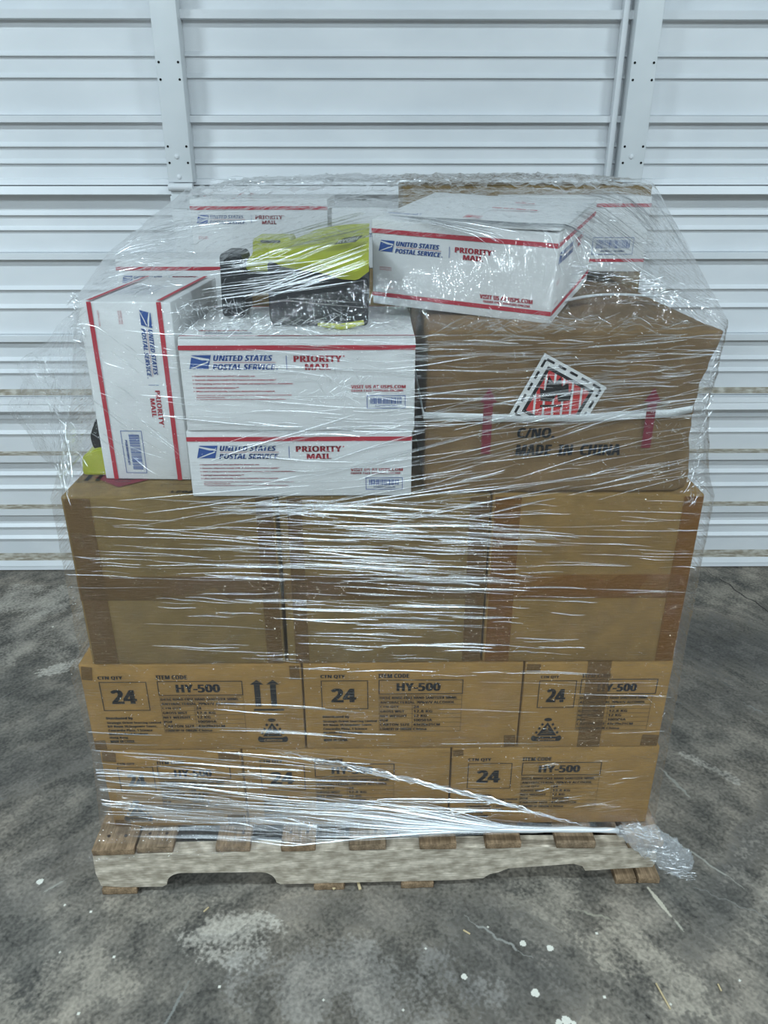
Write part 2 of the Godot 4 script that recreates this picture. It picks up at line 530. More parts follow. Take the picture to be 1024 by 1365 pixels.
func build_door(zw: float) -> void:
	var door := structure("door_1", "white ribbed steel sectional overhead door behind the pallet", "door")
	door.position.z = zw
	var x0 := -2.6
	var x1 := 2.6
	var sections := []
	var p := [[2.80, 0.0]]
	for y in [2.54, 2.50]:
		rib(p, y)
	rail(p, 2.42, 2.40, .03)
	for y in [2.28, 2.23]:
		rib(p, y)
	p.append([2.095, 0.0]); p.append([2.092, -.03])
	sections.append(p)
	p = [[2.092, -.03], [2.090, .045], [2.066, .045], [2.062, .002]]
	for y in [2.00, 1.95]:
		rib(p, y)
	rail(p, 1.833, 1.811, .026)
	rib(p, 1.719); rib(p, 1.663)
	rail(p, 1.563, 1.545, .022)
	rib(p, 1.478); rib(p, 1.431)
	p.append_array([[1.390, 0.0], [1.386, .010], [1.3705, .012], [1.3700, -.03]])
	sections.append(p)
	p = [[1.3685, -.03], [1.3670, .040], [1.3455, .047], [1.3435, .047], [1.3425, .002]]
	rib(p, 1.281); rib(p, 1.236)
	rail(p, 1.167, 1.148, .022)
	rib(p, 1.050); rib(p, .990)
	rail(p, .902, .882, .022)
	rib(p, .812); rib(p, .770)
	p.append_array([[.712, 0.0], [.702, .004, 1], [.692, .010, 1], [.690, .010], [.6895, -.03]])
	sections.append(p)
	p = [[.688, -.03], [.686, .038], [.668, .042], [.667, .039], [.645, .046], [.643, .046], [.641, .002]]
	rib(p, .605); rib(p, .547)
	rail(p, .474, .447, .026, true)
	rib(p, .388); rib(p, .334)
	rail(p, .262, .235, .026, true)
	rib(p, .176); rib(p, .126)
	p.append_array([[.062, 0.0], [.044, .004, 1], [.040, .020, 1], [.020, .030], [.018, .027], [.004, .030], [.004, -.03]])
	sections.append(p)
	for s in sections:
		var o := part("door_section", done(door_sheet(s, x0, x1)), M.door, door)
		var top: float = s[0][0]
		var bot: float = s[-1][0]
		part("backing", rbox(x1 - x0, top - bot - .004, .02, .001, 1), M.door, o, Vector3(0, bot + .002, -.045))
		var dust := dusty_ledges(s, x0, x1)
		var dm := done(dust)
		if dm.get_surface_count():
			part("dusty_ledge", dm, M.door_dust, o)
	# upright stiles over the ribs
	for sx in [-1.974, -.594, .792, 2.172]:
		var tops := [[2.085, 1.378], [1.340, .697], [.635, .05], [2.79, 2.10]]
		for t in tops:
			var h: float = t[0] - t[1]
			var stile := part("stile", rbox(.076, h, .058, .003, 1), M.door_stile, door, Vector3(sx, t[1], .032))
			# a narrow lip runs beside the stile
			if sx > 0:
				part("lip", rbox(.017, h - .02, .026, .002, 1), M.door, stile, Vector3(-.061, .006, -.010))
			for hy in [t[0] - .387 + .0, t[0] - .431, t[1] + .100, t[1] + .055]:
				for hx in [-.028, .028]:
					part("bolt_hole", M.hole_mesh, M.dark, stile, Vector3(hx, hy - t[1], .0292)).rotation.x = PI / 2
			part("bolt", M.bolt_mesh, M.door, stile, Vector3(-.004, .072, .029)).rotation.x = PI / 2
			if sx < 0:
				part("bolt", M.bolt_mesh, M.door, stile, Vector3(-.003, .016, .029)).rotation.x = PI / 2
		for hy in [1.358, .668]:
			var hinge := part("hinge", rbox(.066, .07, .004, .001, 1), M.door_stile, door, Vector3(sx, hy - .055, .061))
			var k := CylinderMesh.new()
			k.top_radius = .0115
			k.bottom_radius = .0115
			k.height = .074
			k.radial_segments = 20
			var roll := part("hinge_knuckle", k, M.door, hinge, Vector3(0, .062, .006))
			roll.rotation.z = PI / 2
			part("bolt", M.bolt_mesh, M.door, hinge, Vector3(.006, .028, .004)).rotation.x = PI / 2

# ---------------------------------------------------------------- floor picture
func spot(px: float, pz: float, s: Array) -> float:
	# s = [x, z, rx, rz, turn, ...]: 1 in the middle, falling to 0 at the rim
	var dx: float = px - s[0]
	var dz: float = pz - s[1]
	if absf(dx) + absf(dz) > s[2] + s[3]:
		return 0.0
	var c := cos(s[4])
	var n := sin(s[4])
	var a: float = (dx * c + dz * n) / s[2]
	var b: float = (-dx * n + dz * c) / s[3]
	return maxf(0.0, 1.0 - (a * a + b * b))

func floor_maps() -> Array:
	var W := 1920
	var H := 1136
	var x0 := -1.74
	var z0 := -1.50
	var mm := .00182
	var big := noise(11, .0036).get_image(W, H); big.convert(Image.FORMAT_L8)
	var mid := noise(12, .015, FastNoiseLite.TYPE_SIMPLEX_SMOOTH, 5).get_image(W, H); mid.convert(Image.FORMAT_L8)
	var fine := noise(13, .16, FastNoiseLite.TYPE_SIMPLEX_SMOOTH, 4).get_image(W, H); fine.convert(Image.FORMAT_L8)
	var rn := noise(14, .022, FastNoiseLite.TYPE_SIMPLEX_SMOOTH, 5)
	rn.fractal_type = FastNoiseLite.FRACTAL_RIDGED
	var rid := rn.get_image(W, H); rid.convert(Image.FORMAT_L8)
	# trowel marks: a noise drawn out along a slant
	var sn := noise(15, .035, FastNoiseLite.TYPE_SIMPLEX_SMOOTH, 5)
	var streak := sn.get_image(W, W / 2); streak.convert(Image.FORMAT_L8)
	var bd := big.get_data()
	var md := mid.get_data()
	var fd := fine.get_data()
	var rd := rid.get_data()
	var sd := streak.get_data()
	var warm := Vector3(.218, .188, .152)
	var cool := Vector3(.131, .120, .103)
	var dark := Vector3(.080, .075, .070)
	# light crusts, dark stains, painted shade beside the stack, pale paint: [x, z, rx, rz, turn, kind, amount]
	var spots := [
		[-1.236, -1.15, .30, .12, .1, 0, .55], [-.86, -.79, .22, .045, -.35, 0, .9], [-1.05, -.95, .35, .2, .0, 0, .25],
		[1.13, -.86, .24, .20, .3, 1, .7], [.98, -.60, .22, .13, .2, 1, .45], [1.0, -.15, .35, .07, -.7, 1, .5], [.78, .05, .3, .05, -.75, 1, .4],  # rearmost ones: shade of the stack, painted into the floor colour
		[-.292, .163, .12, .075, .1, 0, .8], [.52, .22, .16, .07, .7, 2, .65], [.36, .07, .1, .16, .2, 2, .4],
		[.25, .24, .16, .14, 0.0, 1, .45], [.05, .10, .28, .05, .0, 1, .35], [-.42, .10, .2, .05, .1, 2, .25],
		[-.95, -.28, .3, .1, -.6, 1, .45], [-.78, .02, .2, .1, -.7, 1, .35], [-.62, .28, .2, .08, -.4, 2, .35], [-.05, .25, .3, .1, 0.1, 3, .4],
		[.87, -.30, .02, .10, -.8, 0, .6], [.95, .00, .3, .12, -.75, 2, .25], [1.35, -1.2, .3, .12, .0, 2, .35]]
	var drops := [[.296, .180, .0065], [.348, .192, .0070], [.170, .248, .0060], [.302, .280, .0080], [.348, .331, .0085], [.333, .335, .006], [.362, .338, .005], [-.737, .026, .0075], [-.60, .10, .003], [-.66, .085, .0025], [.655, .02, .003], [-.52, .2, .003], [-.30, .262, .003], [.45, .16, .003], [.43, .29, .003], [.23, .145, .002], [-.63, .19, .002], [.1, .19, .002], [.70, .26, .0025], [-.55, .31, .003], [.55, .305, .002], [-1.25, -.83, .006], [-1.2, -.62, .004], [-1.1, -.98, .004], [-.1, .29, .002], [.05, .31, .002]]
	var outb := PackedByteArray()
	outb.resize(W * H * 3)
	var hgt := PackedByteArray()
	hgt.resize(W * H)
	var lut := PackedByteArray()
	lut.resize(1025)
	for i in 1025:
		lut[i] = int(round(255.0 * Color(i / 1024.0, 0, 0).linear_to_srgb().r))
	# coarse grid of the spots, so that the loop below stays quick
	var gw := W / 8
	var gh := H / 8
	var near := []
	near.resize(gw * gh)
	for j in gh:
		for i in gw:
			var l := []
			for s in spots:
				if absf(x0 + (i + .5) * 8 * mm - s[0]) + absf(z0 + (j + .5) * 8 * mm - s[1]) < s[2] + s[3]:
					l.append(s)
			near[j * gw + i] = l
	for j in H:
		var z := z0 + j * mm
		for i in W:
			var k := j * W + i
			var x := x0 + i * mm
			var b := bd[k] / 255.0
			var m := md[k] / 255.0
			var f := fd[k] / 255.0
			var r := rd[k] / 255.0
			var lean := clampf(x * 1.6 + .5, 0.0, 1.0)
			var u1 := int(i * .16 + j * .20) % W
			var v1 := (int(i * 1.25 - j * 1.05) + 4000) % (W / 2)
			var u2 := (int(i * .16 - j * .22) + 4000) % W
			var v2 := int(i * 1.1 + j * 1.15) % (W / 2)
			var t := lerpf(sd[v2 * W + u2], sd[v1 * W + u1], lean) / 255.0
			var mixv := clampf((b - .5) * 1.4 + (m - .5) * .7 + (t - .5) * .3 + .45, 0.0, 1.0)
			var c := cool.lerp(warm, mixv)
			var v := 1.0 + (f - .5) * .95 + (m - .5) * .42 + (t - .5) * .42
			# worn skin: flakes with a clear edge
			var flake := m * .95 + t * .17 + f * .20
			if flake > .775:
				v += .14
			elif flake < .525:
				v -= .12
			if r > .74:
				v -= (r - .74) * 1.4
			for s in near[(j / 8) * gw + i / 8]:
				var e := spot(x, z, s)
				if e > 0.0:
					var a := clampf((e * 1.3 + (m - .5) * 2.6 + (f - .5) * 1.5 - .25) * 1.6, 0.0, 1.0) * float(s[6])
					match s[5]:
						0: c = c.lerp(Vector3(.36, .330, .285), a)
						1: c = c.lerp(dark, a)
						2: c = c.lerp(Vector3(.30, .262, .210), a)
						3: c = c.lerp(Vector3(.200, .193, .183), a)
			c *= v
			var o3 := k * 3
			outb[o3] = lut[clampi(int(c.x * 1024), 0, 1024)]
			outb[o3 + 1] = lut[clampi(int(c.y * 1024), 0, 1024)]
			outb[o3 + 2] = lut[clampi(int(c.z * 1024), 0, 1024)]
			hgt[k] = clampi(int(128 + (t - .5) * 110 + (f - .5) * 110 + (m - .5) * 60 + (22 if flake > .775 else 0)), 0, 255)
	var img := Image.create_from_data(W, H, false, Image.FORMAT_RGB8, outb)
	for d in drops:
		var n := int(d[2] / mm) + 2
		var cx := int((d[0] - x0) / mm)
		var cz := int((d[1] - z0) / mm)
		for jj in range(-n, n + 1):
			for ii in range(-n, n + 1):
				var q := Vector2(ii, jj).length() * mm * (1.0 + .08 * sin(atan2(jj, ii) * 3.0 + d[0] * 50))
				if q < d[2] and cx + ii >= 0 and cx + ii < W and cz + jj >= 0 and cz + jj < H:
					img.set_pixel(cx + ii, cz + jj, Color(.86, .85, .80))
	# cracks and pale scratches
	var lines := [[1.28, -1.36, 1.42, -.93, .0030, Color(.16, .14, .12), 1.0], [.590, .055, .616, .125, .0075, Color(.74, .71, .64), .0], [.62, .13, .63, .16, .003, Color(.66, .64, .58), .0], [.66, -.11, .80, .06, .0028, Color(.62, .61, .57), .3], [.74, -.30, .78, -.20, .006, Color(.60, .59, .55), .3], [-.40, .38, -.36, .25, .003, Color(.5, .5, .48), .3], [.86, .04, .92, .16, .0022, Color(.62, .61, .57), .2], [-.72, .055, -.68, .02, .003, Color(.6, .59, .55), .4], [.40, .10, .52, .14, .002, Color(.58, .56, .5), .4]]
	var rng := RandomNumberGenerator.new()
	rng.seed = 5
	for l in 46:
		var ax := rng.randf_range(-1.5, 1.5)
		var az := rng.randf_range(-1.3, .4)
		var an := rng.randf_range(.5, 1.0) if ax > -.2 else rng.randf_range(-1.1, -.4)
		var ln := rng.randf_range(.03, .16)
		var sh := rng.randf_range(.34, .60)
		lines.append([ax, az, ax + cos(an) * ln, az + sin(an) * ln, rng.randf_range(.0015, .003), Color(sh, sh * .99, sh * .95), .5])
	for l in lines:
		var n := int(Vector2(l[2] - l[0], l[3] - l[1]).length() / mm * 2.0)
		for q in n:
			var t := float(q) / n
			var wob: float = sin(t * 19.0 + l[0] * 7.0) * .004 * l[6] + sin(t * 47.0) * .002 * l[6]
			var cx: float = lerpf(l[0], l[2], t) + wob
			var cz: float = lerpf(l[1], l[3], t) - wob
			var r: float = l[4] / 2.0 * sin(PI * clampf(t, .12, .88)) + .0004
			var ix := int((cx - x0) / mm)
			var iz := int((cz - z0) / mm)
			var nn := int(r / mm) + 1
			for jj in range(-nn, nn + 1):
				for ii in range(-nn, nn + 1):
					if Vector2(ii, jj).length() * mm <= r + .0006 and ix + ii >= 0 and ix + ii < W and iz + jj >= 0 and iz + jj < H:
						var was := img.get_pixel(ix + ii, iz + jj)
						img.set_pixel(ix + ii, iz + jj, was.lerp(l[5], .62))
	return [ImageTexture.create_from_image(img), ImageTexture.create_from_image(Image.create_from_data(W, H, false, Image.FORMAT_L8, hgt)), Vector2(x0, z0), Vector2(W * mm, H * mm)]

# ---------------------------------------------------------------- stretch film
class Sheet:
	var pos := PackedVector3Array()
	var nor := PackedVector3Array()
	var uv := PackedVector2Array()
	var idx := PackedInt32Array()
	# rows x cols points, columns to the right and rows upward when seen from outside
	func add(p: PackedVector3Array, t: PackedVector2Array, cols: int, rows: int) -> void:
		var base := pos.size()
		pos.append_array(p)
		uv.append_array(t)
		for j in rows:
			for i in cols:
				var l := p[j * cols + maxi(i - 1, 0)]
				var r := p[j * cols + mini(i + 1, cols - 1)]
				var d := p[maxi(j - 1, 0) * cols + i]
				var u := p[mini(j + 1, rows - 1) * cols + i]
				var n := (r - l).cross(u - d)
				nor.append(n.normalized() if n.length() > 1e-12 else Vector3.UP)
		for j in rows - 1:
			for i in cols - 1:
				var a := base + j * cols + i
				idx.append_array(PackedInt32Array([a, a + cols + 1, a + 1, a, a + cols, a + cols + 1]))
	func mesh() -> ArrayMesh:
		var arr := []
		arr.resize(Mesh.ARRAY_MAX)
		arr[Mesh.ARRAY_VERTEX] = pos
		arr[Mesh.ARRAY_NORMAL] = nor
		arr[Mesh.ARRAY_TEX_UV] = uv
		arr[Mesh.ARRAY_INDEX] = idx
		var m := ArrayMesh.new()
		m.add_surface_from_arrays(Mesh.PRIMITIVE_TRIANGLES, arr)
		return m

var middle_box := Transform3D(Basis.from_euler(Vector3(deg_to_rad(6.5), deg_to_rad(-25.0), deg_to_rad(-2.5))), Vector3(.207, 1.2115, -.249))
var film_levels := []
var hull_planes := []
var hull_points := []

func film_setup() -> void:
	# each level is a ring of ten corners: front left, two along the front, front right, right side, back, left side
	var V := func(a: float, b: float, c: float) -> Vector3: return Vector3(a, b, c)
	var sides := func(y: float, xr: float, xl: float, zb: float) -> Array:
		return [Vector3(xr, y, -.50), Vector3(xr, y, zb), Vector3(.2, y, zb - .004), Vector3(-.15, y, zb - .004), Vector3(xl, y, zb), Vector3(xl, y, -.45)]
	film_levels = [
		[V.call(-.606, .098, .058), V.call(-.31, .122, .060), V.call(.075, .162, .050), V.call(.592, .150, .035)] + sides.call(.11, .600, -.606, -.985),
		[V.call(-.580, .150, .020), V.call(-.31, .165, .022), V.call(.075, .195, .016), V.call(.594, .165, .013)] + sides.call(.15, .596, -.582, -.97),
		[V.call(-.571, .345, .010), V.call(-.31, .345, .010), V.call(.075, .345, .010), V.call(.593, .345, .010)] + sides.call(.345, .594, -.572, -.965),
		[V.call(-.578, .556, .012), V.call(-.31, .556, .012), V.call(.075, .556, .012), V.call(.587, .556, .012)] + sides.call(.556, .589, -.580, -.965),
		[V.call(-.552, .590, .014), V.call(-.31, .590, .014), V.call(.075, .590, .014), V.call(.585, .590, .014)] + sides.call(.590, .588, -.555, -.975),
		[V.call(-.549, .908, .012), V.call(-.31, .910, .019), V.call(.075, .908, .018), V.call(.584, .908, .012)] + sides.call(.908, .590, -.552, -.975),
		[V.call(-.530, .965, -.022), V.call(-.312, .965, .021), V.call(.078, .965, .020), V.call(.562, .960, .004)] + sides.call(.965, .580, -.550, -.97),
		[V.call(-.505, 1.06, -.048), V.call(-.312, 1.06, .021), V.call(.078, 1.06, .020), V.call(.546, 1.055, .003)] + sides.call(1.05, .585, -.545, -.97),
		[V.call(-.479, 1.230, -.060), V.call(-.308, 1.194, .021), V.call(.076, 1.194, .020), V.call(.556, 1.203, .004), V.call(.606, 1.330, -.44), V.call(.634, 1.396, -.962), V.call(.2, 1.398, -.966), V.call(-.1, 1.396, -.966), V.call(-.43, 1.372, -.93), V.call(-.532, 1.268, -.41)]]
	hull_points = film_levels[-1].duplicate()
	for p in [V.call(-.300, 1.230, -.050), middle_box * Vector3(-.162, .147, .154), middle_box * Vector3(.162, .150, .154), middle_box * Vector3(.162, .150, -.154), middle_box * Vector3(-.162, .147, -.154), V.call(.590, 1.380, -.50), V.call(-.405, 1.370, -.575), V.call(-.08, 1.394, -.63), V.call(.62, 1.394, -.63), V.call(-.27, 1.392, -.70), V.call(-.174, 1.300, -.072), V.call(-.168, 1.306, -.14), V.call(-.270, 1.294, -.158), V.call(-.208, 1.317, -.178), V.call(-.085, 1.294, -.060), V.call(-.012, 1.296, -.066)]:
		hull_points.append(p)
	for i in hull_points.size():
		for j in range(i + 1, hull_points.size()):
			for k in range(j + 1, hull_points.size()):
				var a: Vector3 = hull_points[i]
				var n: Vector3 = (hull_points[j] - a).cross(hull_points[k] - a)
				if absf(n.y) < 1e-6:
					continue
				if n.y < 0:
					n = -n
				var above := false
				for q in hull_points:
					if n.dot(q - a) > 1e-6:
						above = true
						break
				if not above:
					hull_planes.append([a.y + (n.x * a.x + n.z * a.z) / n.y, -n.x / n.y, -n.z / n.y])

func film_top(x: float, z: float) -> float:
	var y := 1e9
	for p in hull_planes:
		y = minf(y, p[0] + p[1] * x + p[2] * z)
	return y

func film_ring(level: float, u: float) -> Vector3:
	# u runs from 0 to 10 round the ring
	var l := clampi(int(floor(level)), 0, film_levels.size() - 2)
	var lt := level - l
	var k := int(floor(u)) % 10
	var t := u - floorf(u)
	var a: Vector3 = film_levels[l][k].lerp(film_levels[l][(k + 1) % 10], t)
	var b: Vector3 = film_levels[l + 1][k].lerp(film_levels[l + 1][(k + 1) % 10], t)
	return a.lerp(b, lt)

func film_front(x: float, y: float) -> Vector3:
	# the point of the front of the wrap at this x and height
	var best := Vector3.ZERO
	var lo := 0.0
	var hi := float(film_levels.size() - 1)
	for it in 26:
		var m := (lo + hi) / 2
		best = at_x(m, x)
		if best.y < y:
			lo = m
		else:
			hi = m
	return best

func at_x(level: float, x: float) -> Vector3:
	for k in 3:
		var a := film_ring(level, k)
		var b := film_ring(level, k + .9999)
		if x <= b.x or k == 2:
			return a.lerp(b, clampf((x - a.x) / (b.x - a.x), 0.0, 1.0))
	return Vector3.ZERO

func wrinkle(s: Sheet, pts: Array, out_dirs: Array, w: float, h: float) -> void:
	# a fine tension fold: an arch drawn along the points, running out at both ends
	var rows := pts.size()
	var p := PackedVector3Array()
	var t := PackedVector2Array()
	var prof := [[-1.0, -.1], [-.6, .38], [-.14, .92], [.14, .92], [.6, .38], [1.0, -.1]]
	for c in 6:
		for i in rows:
			var f := sqrt(sin(PI * (i + .35) / (rows - .3)))
			var d: Vector3 = (pts[mini(i + 1, rows - 1)] - pts[maxi(i - 1, 0)]).normalized()
			var n: Vector3 = out_dirs[i]
			var side := n.cross(d).normalized()
			p.append(pts[i] + side * (w * f * prof[c][0]) + n * (h * f * prof[c][1]))
			t.append(Vector2(i * .01, c * .01))
	s.add(p, t, rows, 6)

func front_wrinkles(s: Sheet, rng: RandomNumberGenerator, count: int, x0: float, x1: float, y0: float, y1: float, slope: float, spread: float, len0: float, len1: float, w0: float, w1: float, crowd := 0.0, sag := 0.0) -> void:
	for i in count:
		var cx := rng.randf_range(x0, x1)
		if crowd > 0.0:
			cx = lerpf(cx, (x0 + x1) / 2, crowd * rng.randf())
		var cy := rng.randf_range(y0, y1)
		var ln := lerpf(len0, len1, pow(rng.randf(), 1.8))
		var sl := slope + rng.randf_range(-spread, spread)
		var n := maxi(6, int(ln / .02))
		var pts := []
		var nn := []
		var ph := rng.randf() * TAU
		for k in n:
			var t := float(k) / (n - 1) - .5
			var x := clampf(cx + t * ln, -.57, .58)
			var y := cy + t * ln * sl + sin(t * 5.0 + ph) * .0015 + sag * t * t
			var q := film_front(x, clampf(y, .13, 1.19))
			pts.append(q + Vector3(0, 0, .0006))
			nn.append(Vector3(0, .05, 1).normalized())
		var w := lerpf(w0, w1, pow(rng.randf(), 2.0))
		wrinkle(s, pts, nn, w, w * rng.randf_range(.40, .90))

func top_wrinkles(s: Sheet, rng: RandomNumberGenerator, count: int, from0: Vector2, from1: Vector2, to0: Vector2, to1: Vector2, w0: float, w1: float, piece := 1.0) -> void:
	# folds on the sloping cover, between two lines given in plan (x, z)
	for i in count:
		var f := rng.randf()
		var a := from0.lerp(from1, f)
		var b := to0.lerp(to1, clampf(f + rng.randf_range(-.08, .08), 0, 1))
		var ta := rng.randf_range(0.0, 1.0 - piece)
		var tb := minf(1.0, ta + piece * rng.randf_range(.35, 1.0))
		var n := maxi(8, int((b - a).length() * (tb - ta) / .012))
		var pts := []
		var nn := []
		for k in n:
			var t := lerpf(ta, tb, float(k) / (n - 1))
			var q := a.lerp(b, t)
			var e := .004
			var y := film_top(q.x, q.y)
			var g := Vector3(-(film_top(q.x + e, q.y) - film_top(q.x - e, q.y)) / (2 * e), 1.0, -(film_top(q.x, q.y + e) - film_top(q.x, q.y - e)) / (2 * e)).normalized()
			pts.append(Vector3(q.x, y, q.y) + g * .001)
			nn.append(g)
		var w := lerpf(w0, w1, pow(rng.randf(), 2.0))
		wrinkle(s, pts, nn, w, w * rng.randf_range(.40, .90))

func crinkle(s: Sheet, rng: RandomNumberGenerator, c: Vector3, axis_a: Vector3, axis_b: Vector3, out: Vector3, count: int, len0: float, len1: float, w0: float, w1: float, along := 3.2) -> void:
	# a bunch of small creases that run every way within an oval patch of the sheet
	out = out.normalized()
	var ea := axis_a.normalized()
	var eb := (axis_b - ea * axis_b.dot(ea)).normalized()
	for i in count:
		var r := sqrt(rng.randf())
		var an := rng.randf() * TAU
		var m := c + axis_a * (r * cos(an)) + axis_b * (r * sin(an)) + out * rng.randf_range(.0005, .004)
		var dirn := rng.randf_range(-along / 2.0, along / 2.0)
		var d := ea * cos(dirn) + eb * sin(dirn)
		var side := out.cross(d)
		var ln := lerpf(len0, len1, pow(rng.randf(), 1.6))
		var bend := rng.randf_range(-.25, .25)
		var lift := rng.randf_range(-.15, .3)
		var pts := []
		var nn := []
		for k in 7:
			var t := k / 6.0 - .5
			pts.append(m + d * (ln * t) + side * (bend * ln * (t * t - .25)) + out * (lift * ln * (.25 - t * t)))
			nn.append((out + side * rng.randf_range(-.25, .25)).normalized())
		var w := lerpf(w0, w1, pow(rng.randf(), 1.5))
		wrinkle(s, pts, nn, w, w * rng.randf_range(.4, 1.0))

func build_film() -> void:
	film_setup()
	var film := thing("stretch_film", "clear crinkled stretch film wrapped round all the boxes on the pallet", "plastic film")
	var nz := noise(31, 9.0, FastNoiseLite.TYPE_SIMPLEX_SMOOTH, 3)
	var cr := noise(32, 26.0, FastNoiseLite.TYPE_SIMPLEX_SMOOTH, 3)
	cr.fractal_type = FastNoiseLite.FRACTAL_RIDGED
	# the sheet round the sides
	var us := []
	var per := [44, 60, 70, 40, 40, 24, 20, 20, 40, 40]
	for k in 10:
		for i in per[k]:
			us.append(k + float(i) / per[k])
	us.append(9.9999)
	var vs := []
	var lev := film_levels.size() - 1
	for l in lev:
		var span: float = absf(film_levels[l + 1][1].y - film_levels[l][1].y)
		var n := maxi(4, int(span / .008))
		for j in n:
			vs.append(l + float(j) / n)
	vs.append(float(lev))
	var p := PackedVector3Array()
	var t := PackedVector2Array()
	for v in vs:
		for u in us:
			var q := film_ring(v, u)
			var out := Vector3(0, 0, 1) if u < 3.0 else Vector3(1, 0, 0) if u < 5.0 else Vector3(0, 0, -1) if u < 8.0 else Vector3(-1, 0, 0)
			var a: float = .0022 * (1.0 + nz.get_noise_3d(q.x * .35, q.y * 3.0, q.z * .35))
			if v > 5.05 and v < 8.0:
				var e := 1.0 - absf(v - 6.5) / 1.5
				a += .006 * e * (.5 + cr.get_noise_3dv(q * .55))
			if v < 7.99:
				q += out * a
			p.append(q)
			var along: float = q.x if u < 3.0 or (u >= 5.0 and u < 8.0) else q.z
			t.append(Vector2(along, q.y))
	var side := Sheet.new()
	side.add(p, t, us.size(), vs.size())
	part("side_wrap", side.mesh(), M.film, film)
	# the cover over the top, drawn tight over the uppermost corners
	var mid := Vector3(.06, 0, -.50)
	var rings := 74
	p = PackedVector3Array()
	t = PackedVector2Array()
	for j in rings + 1:
		var f := 1.0 - float(j) / rings
		for u in us:
			var b := film_ring(lev, u)
			var x := lerpf(mid.x, b.x, f)
			var z := lerpf(mid.z, b.z, f)
			var y := film_top(x, z)
			if j > 0:
				y += .010 * (1.0 - pow(f, 8.0)) * (cr.get_noise_3d(x * .5, 2.0, z * .5) * .45 + nz.get_noise_3d(x, 7.0, z) * .5)
				if z < -.45:
					y += .012 * cr.get_noise_3d(x * .7, 4.0, z * .3) * (1.0 - pow(f, 10.0))
			p.append(Vector3(x, y, z))
			t.append(Vector2(x, z))
	var cover := Sheet.new()
	cover.add(p, t, us.size(), rings + 1)
	part("top_cover", cover.mesh(), M.film_top, film)
	# tension wrinkles
	var rng := RandomNumberGenerator.new()
	rng.seed = 77
	var s := Sheet.new()
	front_wrinkles(s, rng, 150, -.28, .28, .735, .905, -.05, .05, .05, .30, .0009, .0028, .2)
	front_wrinkles(s, rng, 80, -.50, .56, .70, .900, -.035, .04, .06, .30, .0005, .0013)
	front_wrinkles(s, rng, 56, -.42, .45, .57, .73, -.045, .03, .05, .26, .0007, .0024, .3)
	front_wrinkles(s, rng, 30, -.22, .22, .60, .90, -.04, .02, .12, .34, .0020, .0045, .3)
	front_wrinkles(s, rng, 70, -.30, .06, 1.03, 1.19, -.03, .10, .04, .22, .0006, .0024)
	front_wrinkles(s, rng, 44, -.20, .07, .93, 1.06, .14, .22, .05, .26, .0006, .0024)
	front_wrinkles(s, rng, 30, -.28, .24, .875, .925, .16, .08, .10, .34, .0006, .0024)
	front_wrinkles(s, rng, 170, .09, .54, 1.04, 1.185, .05, .09, .04, .22, .0006, .0022)
	front_wrinkles(s, rng, 80, .08, .54, .925, 1.09, .20, .12, .05, .32, .0005, .0015)
	front_wrinkles(s, rng, 22, -.46, -.33, .95, 1.20, -.55, .25, .03, .10, .0006, .0014)
	front_wrinkles(s, rng, 9, -.56, .05, .37, .47, -.06, .03, .08, .26, .0010, .0026)
	front_wrinkles(s, rng, 7, -.15, .45, .53, .555, -.03, .03, .06, .20, .0008, .0020)
	front_wrinkles(s, rng, 12, .15, .56, .36, .55, -.02, .04, .05, .22, .0004, .0010)
	front_wrinkles(s, rng, 90, -.56, -.10, .16, .345, -.11, .06, .08, .36, .0008, .0030)
	front_wrinkles(s, rng, 60, -.44, .22, .135, .22, -.03, .10, .15, .40, .0010, .0034)
	front_wrinkles(s, rng, 34, .18, .56, .17, .33, .10, .10, .02, .08, .0004, .0010)
	# over the tool, down from the middle box to the left
	top_wrinkles(s, rng, 60, Vector2(.0, -.20), Vector2(.0, -.015), Vector2(-.27, -.10), Vector2(-.22, .012), .0005, .0018, .9)
	# over the face of the middle box, down to the right
	top_wrinkles(s, rng, 70, Vector2(.02, -.170), Vector2(.27, -.055), Vector2(.20, .002), Vector2(.50, -.01), .0006, .0020, .95)
	top_wrinkles(s, rng, 50, Vector2(.29, -.06), Vector2(.42, -.45), Vector2(.45, -.01), Vector2(.56, -.25), .0005, .0016, .8)
	top_wrinkles(s, rng, 36, Vector2(.43, -.45), Vector2(.58, -.5), Vector2(.50, -.08), Vector2(.57, -.12), .0005, .0014, .8)
	# along the front edge of the stacked white boxes and over the upright one
	top_wrinkles(s, rng, 50, Vector2(-.30, .005), Vector2(-.26, -.07), Vector2(.05, .012), Vector2(-.05, -.05), .0006, .0018, .6)
	top_wrinkles(s, rng, 34, Vector2(-.47, -.08), Vector2(-.50, -.38), Vector2(-.33, -.07), Vector2(-.28, -.40), .0005, .0015, .5)
	top_wrinkles(s, rng, 50, Vector2(-.38, -.50), Vector2(-.40, -.85), Vector2(.55, -.52), Vector2(.55, -.85), .0006, .0018, .2)
	top_wrinkles(s, rng, 30, Vector2(-.48, -.30), Vector2(-.40, -.50), Vector2(-.20, -.18), Vector2(-.10, -.35), .0005, .0014, .6)
